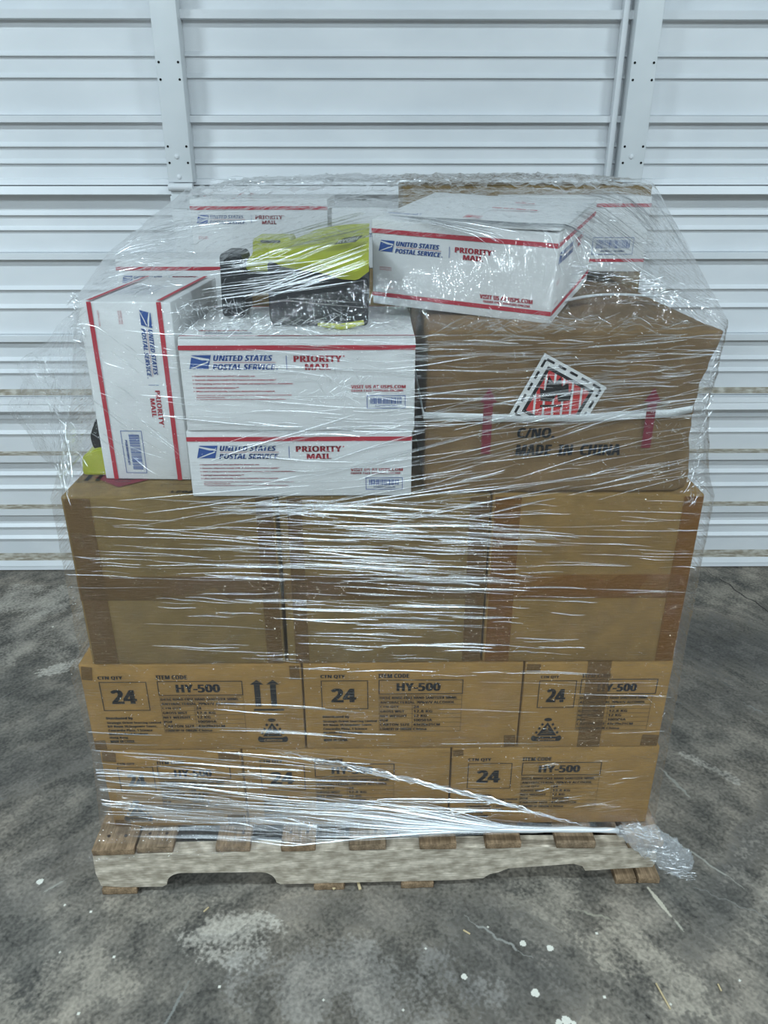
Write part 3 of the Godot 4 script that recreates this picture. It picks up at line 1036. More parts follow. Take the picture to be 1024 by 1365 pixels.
	# the two sides of the load
	for sd in 2:
		var out := Vector3(1, 0, 0) if sd == 0 else Vector3(-1, 0, 0)
		for i in 90:
			var l0 := rng.randf_range(1.1, 7.4)
			var u0 := (3.0 if sd == 0 else 8.05) + rng.randf() * 1.5
			var du := rng.randf_range(.12, .45)
			var dl := rng.randf_range(-.12, .12)
			var pts := []
			var nn := []
			for k in 9:
				var f := k / 8.0
				pts.append(film_ring(clampf(l0 + dl * f, 0.0, 7.9), minf(u0 + du * f, 4.98 if sd == 0 else 9.98)) + out * .003)
				nn.append(out)
			var w := lerpf(.0006, .0024, pow(rng.randf(), 2.0))
			wrinkle(s, pts, nn, w, w * rng.randf_range(.4, .9))
	var folds := part("tension_wrinkles", s.mesh(), M.film_fold, film)
	folds.set_meta("kind", "stuff")
	# creased bunches
	var c := Sheet.new()
	rng.seed = 101
	var A := Vector3(1, 0, 0)
	crinkle(c, rng, Vector3(-.035, 1.222, .008), A * .030, Vector3(0, .020, -.012), Vector3(0, .5, .85), 26, .005, .020, .0003, .0009)
	crinkle(c, rng, Vector3(-.12, 1.197, .018), A * .17, Vector3(0, .010, -.008), Vector3(0, .6, .8), 170, .008, .05, .0005, .0015, 1.6)
	crinkle(c, rng, Vector3(-.25, 1.212, .010), A * .06, Vector3(0, .022, -.02), Vector3(-.2, .6, .8), 90, .008, .04, .0005, .0014)
	crinkle(c, rng, Vector3(.42, 1.242, -.09), Vector3(.12, -.02, .06), Vector3(.02, .02, -.06), Vector3(.2, .8, .6), 130, .008, .05, .0005, .0014, 2.2)
	crinkle(c, rng, Vector3(.31, 1.199, .008), A * .22, Vector3(0, .012, -.006), Vector3(0, .4, .9), 190, .008, .05, .0004, .0013, 1.2)
	crinkle(c, rng, Vector3(.545, .930, .012), Vector3(.020, 0, -.012), Vector3(0, .035, -.01), Vector3(.5, .2, .8), 60, .006, .03, .0004, .0012)
	crinkle(c, rng, Vector3(.545, 1.06, .004), Vector3(.010, 0, -.008), Vector3(0, .11, 0), Vector3(.6, 0, .8), 90, .008, .04, .0004, .0012)
	crinkle(c, rng, Vector3(.50, 1.00, .008), A * .05, Vector3(0, .08, 0), Vector3(0, 0, 1), 60, .004, .016, .0003, .0008)
	crinkle(c, rng, Vector3(-.484, 1.19, -.066), Vector3(.012, 0, .004), Vector3(0, .05, 0), Vector3(-.5, 0, .8), 60, .006, .03, .0004, .0012)
	crinkle(c, rng, Vector3(-.41, 1.255, -.25), A * .09, Vector3(0, .03, -.14), Vector3(0, 1, .25), 150, .008, .045, .0005, .0014)
	crinkle(c, rng, Vector3(-.40, 1.30, -.45), A * .09, Vector3(0, .03, -.10), Vector3(0, 1, .35), 60, .008, .04, .0005, .0012)
	crinkle(c, rng, Vector3(-.05, 1.11, .026), Vector3(.06, .02, 0), Vector3(-.02, .04, 0), Vector3(0, 0, 1), 80, .006, .03, .0004, .0011)
	crinkle(c, rng, Vector3(-.10, 1.392, -.62), A * .30, Vector3(0, .004, -.06), Vector3(0, 1, .3), 120, .01, .06, .0006, .0016, 1.6)
	crinkle(c, rng, Vector3(.25, 1.394, -.62), A * .36, Vector3(0, .004, -.05), Vector3(0, 1, .3), 120, .01, .06, .0006, .0016, 1.6)
	crinkle(c, rng, Vector3(.50, 1.31, -.36), Vector3(.06, 0, -.02), Vector3(0, .05, -.10), Vector3(.3, .7, .6), 90, .01, .05, .0005, .0013)
	crinkle(c, rng, Vector3(-.555, 1.03, -.10), Vector3(-.02, .10, .0), Vector3(.03, .0, .02), Vector3(-.1, .1, 1), 110, .008, .045, .0005, .0015)
	crinkle(c, rng, Vector3(-.527, .965, -.018), Vector3(.0, .05, -.02), Vector3(.014, 0, .01), Vector3(-.3, .1, 1), 70, .01, .06, .0005, .0016, 1.2)
	part("creased_bunches", c.mesh(), M.film_fold, film).set_meta("kind", "stuff")
	# a loose flap of film that stands out beside the upright white box
	var fl := Sheet.new()
	var n := 40
	for face in 2:
		p = PackedVector3Array()
		t = PackedVector2Array()
		for j in n:
			var v := float(j) / (n - 1)
			for i in n:
				var u := float(i) / (n - 1)
				if face == 1:
					u = 1.0 - u
				var bulge := sin(PI * pow(v, .8)) * .105 + .012 * sin(v * 23.0) * sin(PI * v)
				var inner := Vector3(-.552, .915, -.05).lerp(Vector3(-.482, 1.215, -.085), v)
				var q := inner + Vector3(-bulge * (1.0 - u), .02 * (1.0 - u) * sin(PI * v), -.03 * (1.0 - u))
				var puff := sin(PI * u) * .022 * sin(PI * v) * (1.0 if face == 0 else -1.0)
				puff += .010 * cr.get_noise_3dv(q * .8 + Vector3(face, 0, 0)) * sin(PI * v) * (1.0 - u * .5)
				q.z += puff
				p.append(q)
				t.append(Vector2(u * .1, v * .3))
		fl.add(p, t, n, n)
	part("loose_flap", fl.mesh(), M.film_flap, film)
	# gathered bands that run together into a rope, a knot and a crumpled tail
	var rope := Sheet.new()
	rng.seed = 91
	var pl := noise(55, 1.0, FastNoiseLite.TYPE_SIMPLEX_SMOOTH, 2)
	for layer in 2:
		p = PackedVector3Array()
		t = PackedVector2Array()
		var across := 110
		var steps := 70
		for b in across:
			var f := b / (across - 1.0)
			for i in steps:
				var a := i / (steps - 1.0)
				var x := lerpf(-.574 + .02 * layer, .49, a)
				var close := pow(1.0 - a, 1.25)
				var top := lerpf(.171, .310 - .07 * layer, close) + .012 * sin(a * 7.0 + layer) * close
				var low := lerpf(.163, .128 + .045 * layer, pow(1.0 - a, .8))
				var y := lerpf(low, top, f)
				var fold := pl.get_noise_2d(f * 13.0 + layer * 50.0, a * 1.6) + .5 * pl.get_noise_2d(f * 30.0, a * 2.4 + 9.0)
				var z := lerpf(film_front(x, clampf(y, .14, .4)).z + .003, .046, smoothstep(.35, .9, a))
				p.append(Vector3(x, y, z + .0015 * layer + fold * lerpf(.0030, .0012, a) - .03 * smoothstep(.03, .0, a)))
				t.append(Vector2(a, f))
		rope.add(p, t, steps, across)
	var strips := Sheet.new()
	# a second, creased strip that slants across the lowest cartons
	for k in 10:
		var pts := []
		var dirs := []
		var off := rng.randf_range(-.013, .011)
		var ph := rng.randf() * 40.0
		var a0 := rng.randf_range(.0, .35)
		var a1 := rng.randf_range(.7, 1.0)
		for i in 46:
			var a := lerpf(a0, a1, i / 45.0)
			var x := lerpf(-.26, .475, a)
			var y := lerpf(.352, .168, smoothstep(.0, 1.0, a) * .45 + a * .55) + off * (1.05 - a) + .007 * pl.get_noise_2d(a * 12.0, ph) + .006 * pl.get_noise_2d(a * 38.0, ph)
			pts.append(Vector3(x, y, lerpf(film_front(x, clampf(y, .16, .4)).z + .002, .044, smoothstep(.6, 1.0, a))))
			dirs.append(Vector3(0, .2, 1).normalized())
		wrinkle(strips, pts, dirs, rng.randf_range(.0010, .0028), rng.randf_range(.0008, .0024))
	# folds that close up just before the rope
	for k in 44:
		var pts := []
		var dirs := []
		var ya := rng.randf_range(.150, .225)
		var xa := rng.randf_range(-.20, .10)
		var yb := .168 + rng.randf_range(-.005, .005)
		for i in 20:
			var a := i / 19.0
			var x := lerpf(xa, rng.randf_range(.36, .365), a)
			pts.append(Vector3(x, lerpf(ya, yb, 1.0 - pow(1.0 - a, 1.4)), lerpf(film_front(x, clampf(ya, .14, .4)).z + .003, .049, smoothstep(.0, .8, a))))
			dirs.append(Vector3(0, .3, 1).normalized())
		var w := rng.randf_range(.0010, .0034)
		wrinkle(strips, pts, dirs, w, w * rng.randf_range(.4, .9))
	part("slanting_strip", strips.mesh(), M.film_fold, film).set_meta("kind", "stuff")
	part("gathered_bands", rope.mesh(), M.film_rope, film).set_meta("kind", "stuff")
	var st := start()
	st.set_smooth_group(0)
	var line := []
	var radii := []
	for i in 20:
		var a := i / 19.0
		line.append(Vector3(lerpf(.02, .505, a), .170 - .004 * a + .002 * sin(a * 9.0), lerpf(.040, .052, a)))
		radii.append(lerpf(.0075, .0050, a) * smoothstep(-.02, .35, a))
	tube(st, line, radii, 10, .5, noise(51, 45.0))
	st.index()
	part("rope", done(st), M.film_cord, film)
	var tail := Sheet.new()
	var tn := noise(52, 34.0, FastNoiseLite.TYPE_SIMPLEX_SMOOTH, 3)
	var tr := noise(53, 60.0, FastNoiseLite.TYPE_SIMPLEX_SMOOTH, 2)
	tr.fractal_type = FastNoiseLite.FRACTAL_RIDGED
	var spine := [Vector3(.498, .168, .052), Vector3(.515, .170, .058), Vector3(.545, .162, .068), Vector3(.575, .152, .076), Vector3(.602, .134, .082), Vector3(.626, .114, .086), Vector3(.646, .098, .088), Vector3(.654, .091, .088)]
	var wide := [.006, .014, .024, .028, .028, .026, .018, .002]
	p = PackedVector3Array()
	t = PackedVector2Array()
	var around := 56
	var along := 64
	for k in around + 1:
		var a := -TAU * k / around
		for i in along:
			var f := i / (along - 1.0) * (spine.size() - 1.001)
			var i0 := int(f)
			var c0: Vector3 = spine[i0].lerp(spine[i0 + 1], f - i0)
			var r: float = lerpf(wide[i0], wide[i0 + 1], f - i0)
			var d: Vector3 = (spine[i0 + 1] - spine[i0]).normalized()
			var sx := d.cross(Vector3(0, .5, 1)).normalized()
			var sy := sx.cross(d).normalized()
			var dirn := sx * cos(a) + sy * sin(a) * .55
			var q := c0 + dirn * r
			q += dirn * r * (.45 * tn.get_noise_3dv(q) + .35 * tr.get_noise_3dv(q))
			p.append(q)
			t.append(Vector2(i * .004, k * .004))
	tail.add(p, t, along, around + 1)
	part("crumpled_tail", tail.mesh(), M.film_tail, film)
	# creases on the tail and the knot
	var lobe := Sheet.new()
	crinkle(lobe, rng, Vector3(.545, .174, .062), Vector3(.040, -.006, .004), Vector3(.0, .014, -.006), Vector3(0, .6, .8), 90, .008, .04, .0006, .0018, 1.4)
	crinkle(lobe, rng, Vector3(.602, .134, .104), Vector3(.050, -.036, .008), Vector3(.014, .020, .0), Vector3(.1, .5, .9), 150, .006, .03, .0005, .0016, 2.2)
	part("tail_creases", lobe.mesh(), M.film_fold, film).set_meta("kind", "stuff")

# ---------------------------------------------------------------- pallet
func board(w: float, h: float, d: float, seed_: int) -> ArrayMesh:
	return rbox(w, h, d, .0022, 3, 0.0, .002, seed_)

func build_pallet() -> void:
	var o := thing("pallet", "weathered wooden pallet with notched stringers under the wrapped load", "pallet", Vector3(0, 0, -.47), deg_to_rad(.75))
	for k in 3:
		var st := start()
		st.set_smooth_group(-1)
		var poly := PackedVector2Array()
		# bottom edge with its two fork notches, from the left; the old board is worn thin at the right end
		poly.append_array(PackedVector2Array([Vector2(-.606, .112), Vector2(-.608, .06), Vector2(-.602, .022), Vector2(-.56, .017), Vector2(-.470, .016)]))
		for i in 7:
			var a := PI - PI / 2 * i / 6.0
			poly.append(Vector2(-.424 + cos(a) * .036, .022 + sin(a) * .034))
		for i in 7:
			var a := PI / 2 - PI / 2 * i / 6.0
			poly.append(Vector2(-.256 + cos(a) * .034, .022 + sin(a) * .032))
		poly.append_array(PackedVector2Array([Vector2(-.214, .016), Vector2(0, .017), Vector2(.18, .018), Vector2(.232, .022), Vector2(.246, .034), Vector2(.262, .038), Vector2(.285, .050), Vector2(.34, .054), Vector2(.428, .060), Vector2(.448, .052), Vector2(.456, .038), Vector2(.52, .042), Vector2(.604, .046), Vector2(.609, .065), Vector2(.602, .106), Vector2(.3, .1135), Vector2(0, .112), Vector2(-.3, .1135)]))
		prism(st, poly, -.0155, .0155)
		part("stringer", done(st), M.wood_pale, o, Vector3(-.003, 0, [.5030, 0.0, -.478][k])).scale.x = .985
	var edges := [[-.600, -.512], [-.508, -.432], [-.343, -.271], [-.206, -.134], [-.063, .014], [.085, .163], [.225, .300], [.374, .457], [.525, .600]]
	for i in edges.size():
		var w: float = edges[i][1] - edges[i][0]
		var front: float = .516 + [.004, .0, .002, .003, .004, .005, .006, .010, .012][i]
		var b := part("deck_board", board(w, .0165, front + .505, 60 + i), M.wood_deck if i % 3 != 1 else M.wood_deck_grey, o, Vector3((edges[i][0] + edges[i][1]) / 2, .1135, (front - .505) / 2))
		for sx in [-.018, .018]:
			part("nail_head", M.nail_mesh, M.nail, b, Vector3(sx, .0166, (front + .505) / 2 - .036))
	for e in [[-.595, -.520], [-.142, -.076], [.047, .118], [.515, .560], [.565, .612]]:
		part("bottom_board", board(e[1] - e[0], .0155, 1.000, 80 + int(e[0] * 20)), M.wood_deck, o, Vector3((e[0] + e[1]) / 2, .0002, .023))
	for e in [[-.105, .030], [-.045, .012]]:
		part("splinter", rbox(.006, .004, .030, .0008, 1), M.wood_straw, o, Vector3(e[0], .004, .513)).rotation.y = e[1] * 20

# ---------------------------------------------------------------- lime tools
func smooth_prism(poly: PackedVector2Array, z0: float, z1: float, r: float) -> ArrayMesh:
	# a polygon with rounded corners and chamfered front and back rims
	var rounded := PackedVector2Array()
	for i in poly.size():
		var a := poly[(i - 1 + poly.size()) % poly.size()]
		var b := poly[i]
		var c := poly[(i + 1) % poly.size()]
		var rr := minf(r, minf((a - b).length(), (c - b).length()) * .45)
		var p0 := b + (a - b).normalized() * rr
		var p1 := b + (c - b).normalized() * rr
		for k in 5:
			var t := k / 4.0
			rounded.append(p0.lerp(b, t).lerp(b.lerp(p1, t), t))
	if Geometry2D.is_polygon_clockwise(rounded):
		rounded.reverse()
	var inset := Geometry2D.offset_polygon(rounded, -r * .35)
	var st := start()
	st.set_smooth_group(-1)
	prism(st, rounded, z0 + r * .35, z1 - r * .35)
	if inset.size() == 1:
		prism(st, inset[0], z0, z1)
	return done(st)

func build_tools() -> void:
	# black housing with a sloping lime shell, beside the middle box; corners are given in the room and moved to the tool's base
	var at := Vector3(-.09, 1.1805, -.17)
	var o := thing("garden_tool", "lime green and black plastic power tool lying among the white boxes", "power tool", at)
	var flat_poly := func(a: Array) -> PackedVector2Array:
		var r := PackedVector2Array()
		for q in a:
			r.append(Vector2(q[0] - at.x, q[1] - at.y))
		return r
	part("housing", smooth_prism(flat_poly.call([[-.172, 1.181], [-.008, 1.181], [-.006, 1.258], [-.050, 1.259], [-.110, 1.270], [-.170, 1.284]]), -.10, .092, .008), M.black_plastic, o)
	# lime shell: its lower rim dips at the front, its back edge rises
	var rim := Curve3D.new()
	for q in [[-.168, 1.290, -.082], [-.150, 1.292, -.076], [-.120, 1.287, -.071], [-.085, 1.283, -.068], [-.050, 1.273, -.066], [-.025, 1.271, -.068], [-.006, 1.284, -.074]]:
		rim.add_point(Vector3(q[0], q[1], q[2]) - at)
	var back := Curve3D.new()
	for q in [[-.168, 1.296, -.13], [-.135, 1.308, -.20], [-.098, 1.320, -.27], [-.050, 1.326, -.28], [-.006, 1.328, -.28]]:
		back.add_point(Vector3(q[0], q[1], q[2]) - at)
	var n := 26
	var sh := Sheet.new()
	var p := PackedVector3Array()
	var t := PackedVector2Array()
	for j in n + 3:
		var v := (j - 3) / (n - 1.0)
		for i in n:
			var u := i / (n - 1.0)
			var a := rim.sample_baked(u * rim.get_baked_length())
			var b := back.sample_baked(u * back.get_baked_length())
			var q := a.lerp(b, clampf(v, 0, 1))
			if j < 3:
				q = a + Vector3(0, [-.016, -.007, -.002][j], [-.005, -.0015, -.0003][j])
			else:
				q.y += .010 * sin(PI * v)
			p.append(q)
			t.append(Vector2(u, v))
	sh.add(p, t, n, n + 3)
	var shell := part("top_shell", sh.mesh(), M.lime, o)
	# name plate on the shell
	var e0 := Vector3(-.066, 1.303, -.125) - at
	var bx := (Vector3(-.022, 1.309, -.150) - Vector3(-.066, 1.303, -.125)).normalized()
	var up := Vector3(0, .28, -.96)
	var plate_n := bx.cross(up).normalized()
	var by := plate_n.cross(bx).normalized()
	var plate := Print.new()
	plate.poly(PackedVector2Array([Vector2(-.006, .014), Vector2(.032, .020), Vector2(.058, .0), Vector2(.024, -.004)]))
	var words := Print.new(.0005)
	letters(words, "RYOBI", .006, .003, .044, .013, true, .9)
	var face := Transform3D(Basis(bx, by, plate_n), e0 + plate_n * .008)
	put_print("name_plate", plate, M.dark_print, shell, face)
	put_print("plate_lettering", words, M.postal_white, shell, face)
	# lime block and black grip to the left
	part("battery_cover", smooth_prism(flat_poly.call([[-.222, 1.256], [-.176, 1.256], [-.174, 1.286], [-.140, 1.300], [-.142, 1.311], [-.206, 1.311], [-.208, 1.284], [-.220, 1.274]]), -.10, -.010, .006), M.lime, o)
	part("cover_slot", rbox(.034, .004, .003, .001, 1), M.dark_print, o, Vector3(-.176, 1.3035, -.1795) - at)
	part("grip", smooth_prism(flat_poly.call([[-.266, 1.181], [-.225, 1.181], [-.224, 1.222], [-.172, 1.222], [-.172, 1.255], [-.222, 1.256], [-.224, 1.288], [-.262, 1.289]]), -.08, .010, .010), M.black_plastic, o)
	var base := start()
	base.set_smooth_group(0)
	tube(base, [Vector3(.0, .006, .108), Vector3(.04, .004, .118), Vector3(.075, .010, .112)], [.003, .0055, .004], 8)
	part("skid", done(base), M.lime, o)
	# the smaller tool at the left, on the carton beside the upright box
	var q := thing("small_tool", "small lime green and black tool beside the upright white box", "power tool", Vector3(-.512, .9085, -.125))
	part("body", smooth_prism(PackedVector2Array([Vector2(-.022, 0), Vector2(.034, 0), Vector2(.034, .052), Vector2(.008, .050), Vector2(-.018, .036)]), -.05, .03, .008), M.lime, q)
	part("handle", smooth_prism(PackedVector2Array([Vector2(.002, .044), Vector2(.034, .046), Vector2(.034, .112), Vector2(.014, .104), Vector2(-.002, .070)]), -.04, .02, .009), M.black_plastic, q)

# ---------------------------------------------------------------- materials
func film_material(alpha: float, rough: float, bump: Texture2D, s: Vector3, height: float) -> StandardMaterial3D:
	var m := StandardMaterial3D.new()
	m.transparency = BaseMaterial3D.TRANSPARENCY_ALPHA
	m.albedo_color = Color(.93, .95, .97, alpha)
	m.roughness = rough
	m.cull_mode = BaseMaterial3D.CULL_DISABLED
	if bump:
		m.heightmap_enabled = true
		m.heightmap_texture = bump
		m.heightmap_scale = height
		m.uv1_scale = s
	return m

func shiny_film(cover: float, gloss: float) -> StandardMaterial3D:
	# many layers of film lying on each other mirror far more than one
	var m := StandardMaterial3D.new()
	m.transparency = BaseMaterial3D.TRANSPARENCY_ALPHA
	m.albedo_color = Color(.96, .97, .98, cover)
	m.metallic = gloss
	m.roughness = .27
	m.cull_mode = BaseMaterial3D.CULL_DISABLED
	return m

func build_materials() -> void:
	var fonts := SystemFont.new()
	fonts.font_names = PackedStringArray(["Droid Sans"])
	fonts.font_weight = 700
	bold_font = fonts
	fonts = SystemFont.new()
	fonts.font_names = PackedStringArray(["Droid Sans"])
	plain_font = fonts
	var soft := ramp_texture(21, .012, 512, Color(.90, .90, .90), Color(1, 1, 1), 1.3)
	var fibre := ramp_texture(22, .05, 512, Color(.90, .90, .90), Color(1, 1, 1), 1.4)
	var card := func(c: Color) -> StandardMaterial3D:
		return second(grain(flat(c, .82), fibre, Vector3(1.6, 34, 1.6)), soft, Vector3(2.3, 2.3, 2.3))
	M.carton = card.call(Color(.645, .488, .250))
	M.carton_plain = card.call(Color(.515, .415, .235))
	M.carton_warm = card.call(Color(.565, .435, .230))
	M.carton_big = card.call(Color(.500, .395, .260))
	M.ink = flat(Color(.085, .08, .085), .75)
	M.dark_print = flat(Color(.14, .14, .15), .5)
	M.maroon = flat(Color(.45, .13, .18), .7)
	M.label_white = flat(Color(.86, .86, .85), .5)
	M.label_red = flat(Color(.76, .20, .20), .5)
	M.strap = flat(Color(.84, .85, .85), .35)
	M.tape = flat(Color(.46, .34, .19, .42), .32)
	M.tape.transparency = BaseMaterial3D.TRANSPARENCY_ALPHA
	M.tape_orange = flat(Color(.52, .34, .12, .50), .30)
	M.tape_orange.transparency = BaseMaterial3D.TRANSPARENCY_ALPHA
	M.postal_white = second(flat(Color(.850, .852, .850), .55), ramp_texture(29, .01, 256, Color(.96, .96, .96), Color(1, 1, 1), 1.2), Vector3(2, 2, 2))
	M.postal_red = flat(Color(.68, .16, .22), .6)
	M.postal_blue = flat(Color(.16, .30, .56), .6)
	M.lime = flat(Color(.670, .690, .17), .42)
	M.black_plastic = flat(Color(.055, .065, .075), .5)
	# door
	var door_soft := ramp_texture(23, .008, 512, Color(.95, .955, .96), Color(1, 1, 1), 1.3)
	M.door = grain(flat(Color(.912, .918, .926), .42), door_soft, Vector3(.5, .9, .5))
	M.door_stile = grain(flat(Color(.905, .915, .920), .38), door_soft, Vector3(.7, .7, .7))
	M.door_dust = grain(flat(Color(.76, .74, .70), .9), ramp_texture(24, .03, 512, Color(.74, .71, .66), Color(1, 1, 1), 2.0), Vector3(1.2, 3, 3))
	M.dark = flat(Color(.03, .03, .035), .9)
	var bolt := SphereMesh.new()
	bolt.radius = .0075
	bolt.height = .009
	bolt.radial_segments = 14
	bolt.rings = 7
	M.bolt_mesh = bolt
	var hole := CylinderMesh.new()
	hole.top_radius = .0034
	hole.bottom_radius = .0034
	hole.height = .002
	hole.radial_segments = 12
	M.hole_mesh = hole
	var nail := CylinderMesh.new()
	nail.top_radius = .0035
	nail.bottom_radius = .0035
	nail.height = .0012
	nail.radial_segments = 10
	M.nail_mesh = nail
	M.nail = flat(Color(.20, .15, .12), .7, .3)
	# wood
	var streaks := ramp_texture(25, .03, 512, Color(.82, .81, .79), Color(1, 1, 1), 1.6)
	var stains := ramp_texture(26, .014, 512, Color(.74, .73, .71), Color(1, 1, 1), 1.5)
	M.wood_pale = second(grain(flat(Color(.905, .855, .785), .85), streaks, Vector3(1.3, 20, 20)), stains, Vector3(3, 5, 3))
	M.wood_deck = second(grain(flat(Color(.640, .535, .420), .85), streaks, Vector3(12, 12, .9)), stains, Vector3(5, 4, 3))
	M.wood_deck_grey = second(grain(flat(Color(.620, .530, .430), .85), streaks, Vector3(12, 12, .9)), stains, Vector3(5, 4, 3))
	M.wood_straw = flat(Color(.76, .68, .53), .8)
	# film
	var bump_streak := ramp_texture(27, .02, 1024, Color(0, 0, 0), Color(1, 1, 1), 1.6, true)
	var bump_crumple := ramp_texture(28, .012, 1024, Color(0, 0, 0), Color(1, 1, 1), 1.6, true)
	M.film = film_material(.010, .05, bump_streak, Vector3(.55, 6.5, 1), .14)
	M.film_top = film_material(.020, .07, bump_crumple, Vector3(2.2, 2.2, 1), .22)
	M.film_fold = shiny_film(.34, 1.0)
	M.film_flap = film_material(.03, .06, bump_crumple, Vector3(6, 6, 1), .15)
	M.film_rope = shiny_film(.085, 1.0)
	M.film_cord = shiny_film(.85, .35)
	M.film_tail = film_material(.12, .08, null, Vector3.ONE, 0)
	# building
	M.plaster = flat(Color(.47, .47, .47), .9)
	M.ceiling = flat(Color(.42, .42, .42), .9)
	M.lamp_body = flat(Color(.85, .86, .87), .4)
	M.lamp_glow = flat(Color(1, 1, 1), .5)
	M.lamp_glow.emission_enabled = true
	M.lamp_glow.emission = Color(.896, .973, 1.0)
	M.lamp_glow.emission_energy_multiplier = 6.0

func ceiling_lamp(label: String, at: Vector3, turn: float, size: Vector2, energy: float, colour: Color) -> void:
	var o := thing("strip_light", label, "ceiling lamp", at, turn, "strip lights on the ceiling")
	part("housing", rbox(size.x + .04, .06, size.y + .04, .004, 1), M.lamp_body, o, Vector3(0, .015, 0))
	part("diffuser", rbox(size.x, .012, size.y, .003, 1), M.lamp_glow, o, Vector3(0, .004, 0))
	var l := AreaLight3D.new()
	l.name = "tube_light"
	o.add_child(l)
	l.position = Vector3(0, -.004, 0)
	l.rotation.x = -PI / 2
	l.area_size = size
	l.light_energy = energy
	l.light_color = colour
	l.area_range = 14.0
	l.area_attenuation = 2.0
	l.shadow_enabled = true

# ---------------------------------------------------------------- the scene
func _ready() -> void:
	# camera, air, exposure
	var cam := Camera3D.new()
	cam.name = "camera"
	add_child(cam)
	cam.keep_aspect = Camera3D.KEEP_HEIGHT
	cam.fov = 2.0 * rad_to_deg(atan(682.5 / 1000.0))
	cam.near = .05
	cam.far = 60.0
	cam.position = Vector3(.00504, 1.42185, 1.1883)
	cam.rotation = Vector3(-.43115, -.01056, 0)
	cam.current = true
	var we := WorldEnvironment.new()
	we.name = "air"
	var env := Environment.new()
	env.background_mode = Environment.BG_COLOR
	env.background_color = Color(0, 0, 0)
	env.tonemap_mode = Environment.TONE_MAPPER_LINEAR
	env.tonemap_exposure = 1.0
	env.sdfgi_enabled = true
	env.ssao_enabled = true
	env.ssil_enabled = true
	we.environment = env
	add_child(we)
	build_materials()
	# the lamps of the room
	var cool := Color(.880, .960, 1.0)
	ceiling_lamp("strip light on the ceiling beside the pallet, left", Vector3(-3.0, 3.60, 1.0), 0.0, Vector2(1.2, .10), 12.6, cool)
	ceiling_lamp("strip light on the ceiling beside the pallet, right", Vector3(3.0, 3.60, 1.2), 0.0, Vector2(1.2, .10), 10.2, cool)
	ceiling_lamp("strip light on the ceiling left of the viewer", Vector3(-2.6, 3.60, 4.2), 0.0, Vector2(1.2, .10), 9.8, cool)
	ceiling_lamp("long strip light on the ceiling straight behind the viewer", Vector3(.0, 3.60, 3.6), 0.0, Vector2(2.4, .10), 11.5, cool)
	ceiling_lamp("strip light on the ceiling right of the viewer", Vector3(2.6, 3.60, 4.2), 0.0, Vector2(1.2, .10), 8.4, cool)
	ceiling_lamp("strip light on the ceiling far behind the viewer, left", Vector3(-2.6, 3.60, 7.0), 0.0, Vector2(1.2, .10), 4.2, cool)
	ceiling_lamp("strip light on the ceiling far behind the viewer, middle", Vector3(.0, 3.60, 7.0), 0.0, Vector2(1.2, .10), 4.7, cool)
	ceiling_lamp("strip light on the ceiling far behind the viewer, right", Vector3(2.6, 3.60, 7.0), 0.0, Vector2(1.2, .10), 4.1, cool)
	build_room()
	build_pallet()
	build_load()
	build_tools()
	build_film()
	build_litter()

func slab(called: String, label: String, category: String, size: Vector3, at: Vector3, mat: Material) -> void:
	var o := MeshInstance3D.new()
	o.name = called
	o.mesh = rbox(size.x, size.y, size.z, .002, 1)
	o.material_override = mat
	add_child(o)
	o.position = at
	o.set_meta("kind", "structure")
	o.set_meta("label", label)
	o.set_meta("category", category)

func build_room() -> void:
	var zw := -1.4017
	var maps := floor_maps()
	var fm := StandardMaterial3D.new()
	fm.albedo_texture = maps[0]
	fm.roughness = .62
	fm.heightmap_enabled = true
	fm.heightmap_texture = maps[1]
	fm.heightmap_scale = .22
	var st := start()
	st.set_smooth_group(-1)
	var X := 4.5
	var Z0 := -1.9
	var Z1 := 9.2
	var pts := [Vector3(-X, 0, Z1), Vector3(X, 0, Z1), Vector3(X, 0, Z0), Vector3(-X, 0, Z0)]
	for i in [0, 2, 1, 0, 3, 2]:
		var v: Vector3 = pts[i]
		st.set_uv(Vector2((v.x - maps[2].x) / maps[3].x, (v.z - maps[2].y) / maps[3].y))
		st.add_vertex(v)
	var low := []
	for v in pts:
		low.append(v + Vector3(0, -.15, 0))
	st.set_uv(Vector2.ZERO)
	quad(st, low[3], low[2], low[1], low[0])
	for i in 4:
		quad(st, low[i], low[(i + 1) % 4], pts[(i + 1) % 4], pts[i])
	var fl := MeshInstance3D.new()
	fl.name = "floor"
	fl.mesh = done(st)
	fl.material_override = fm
	add_child(fl)
	fl.set_meta("kind", "structure")
	fl.set_meta("label", "stained grey concrete warehouse floor with scratches and paint drops")
	fl.set_meta("category", "floor")
	build_door(zw)
	slab("wall_back_left", "plain wall left of the overhead door", "wall", Vector3(1.9, 3.9, .2), Vector3(-3.55, 0, zw - .12), M.plaster)
	slab("wall_back_right", "plain wall right of the overhead door", "wall", Vector3(1.9, 3.9, .2), Vector3(3.55, 0, zw - .12), M.plaster)
	slab("wall_back_above", "plain wall above the overhead door", "wall", Vector3(5.2, 1.12, .2), Vector3(0, 2.78, zw - .12), M.plaster)
	slab("wall_left", "plain side wall on the left of the room", "wall", Vector3(.2, 3.9, 11.1), Vector3(-4.6, 0, 3.65), M.plaster)
	slab("wall_right", "plain side wall on the right of the room", "wall", Vector3(.2, 3.9, 11.1), Vector3(4.6, 0, 3.65), M.plaster)
	slab("wall_front", "plain wall behind the viewer", "wall", Vector3(9.4, 3.9, .2), Vector3(0, 0, 9.3), M.plaster)
	slab("ceiling", "plain pale ceiling that carries the strip lights", "ceiling", Vector3(9.4, .2, 11.3), Vector3(0, 3.68, 3.7), M.ceiling)

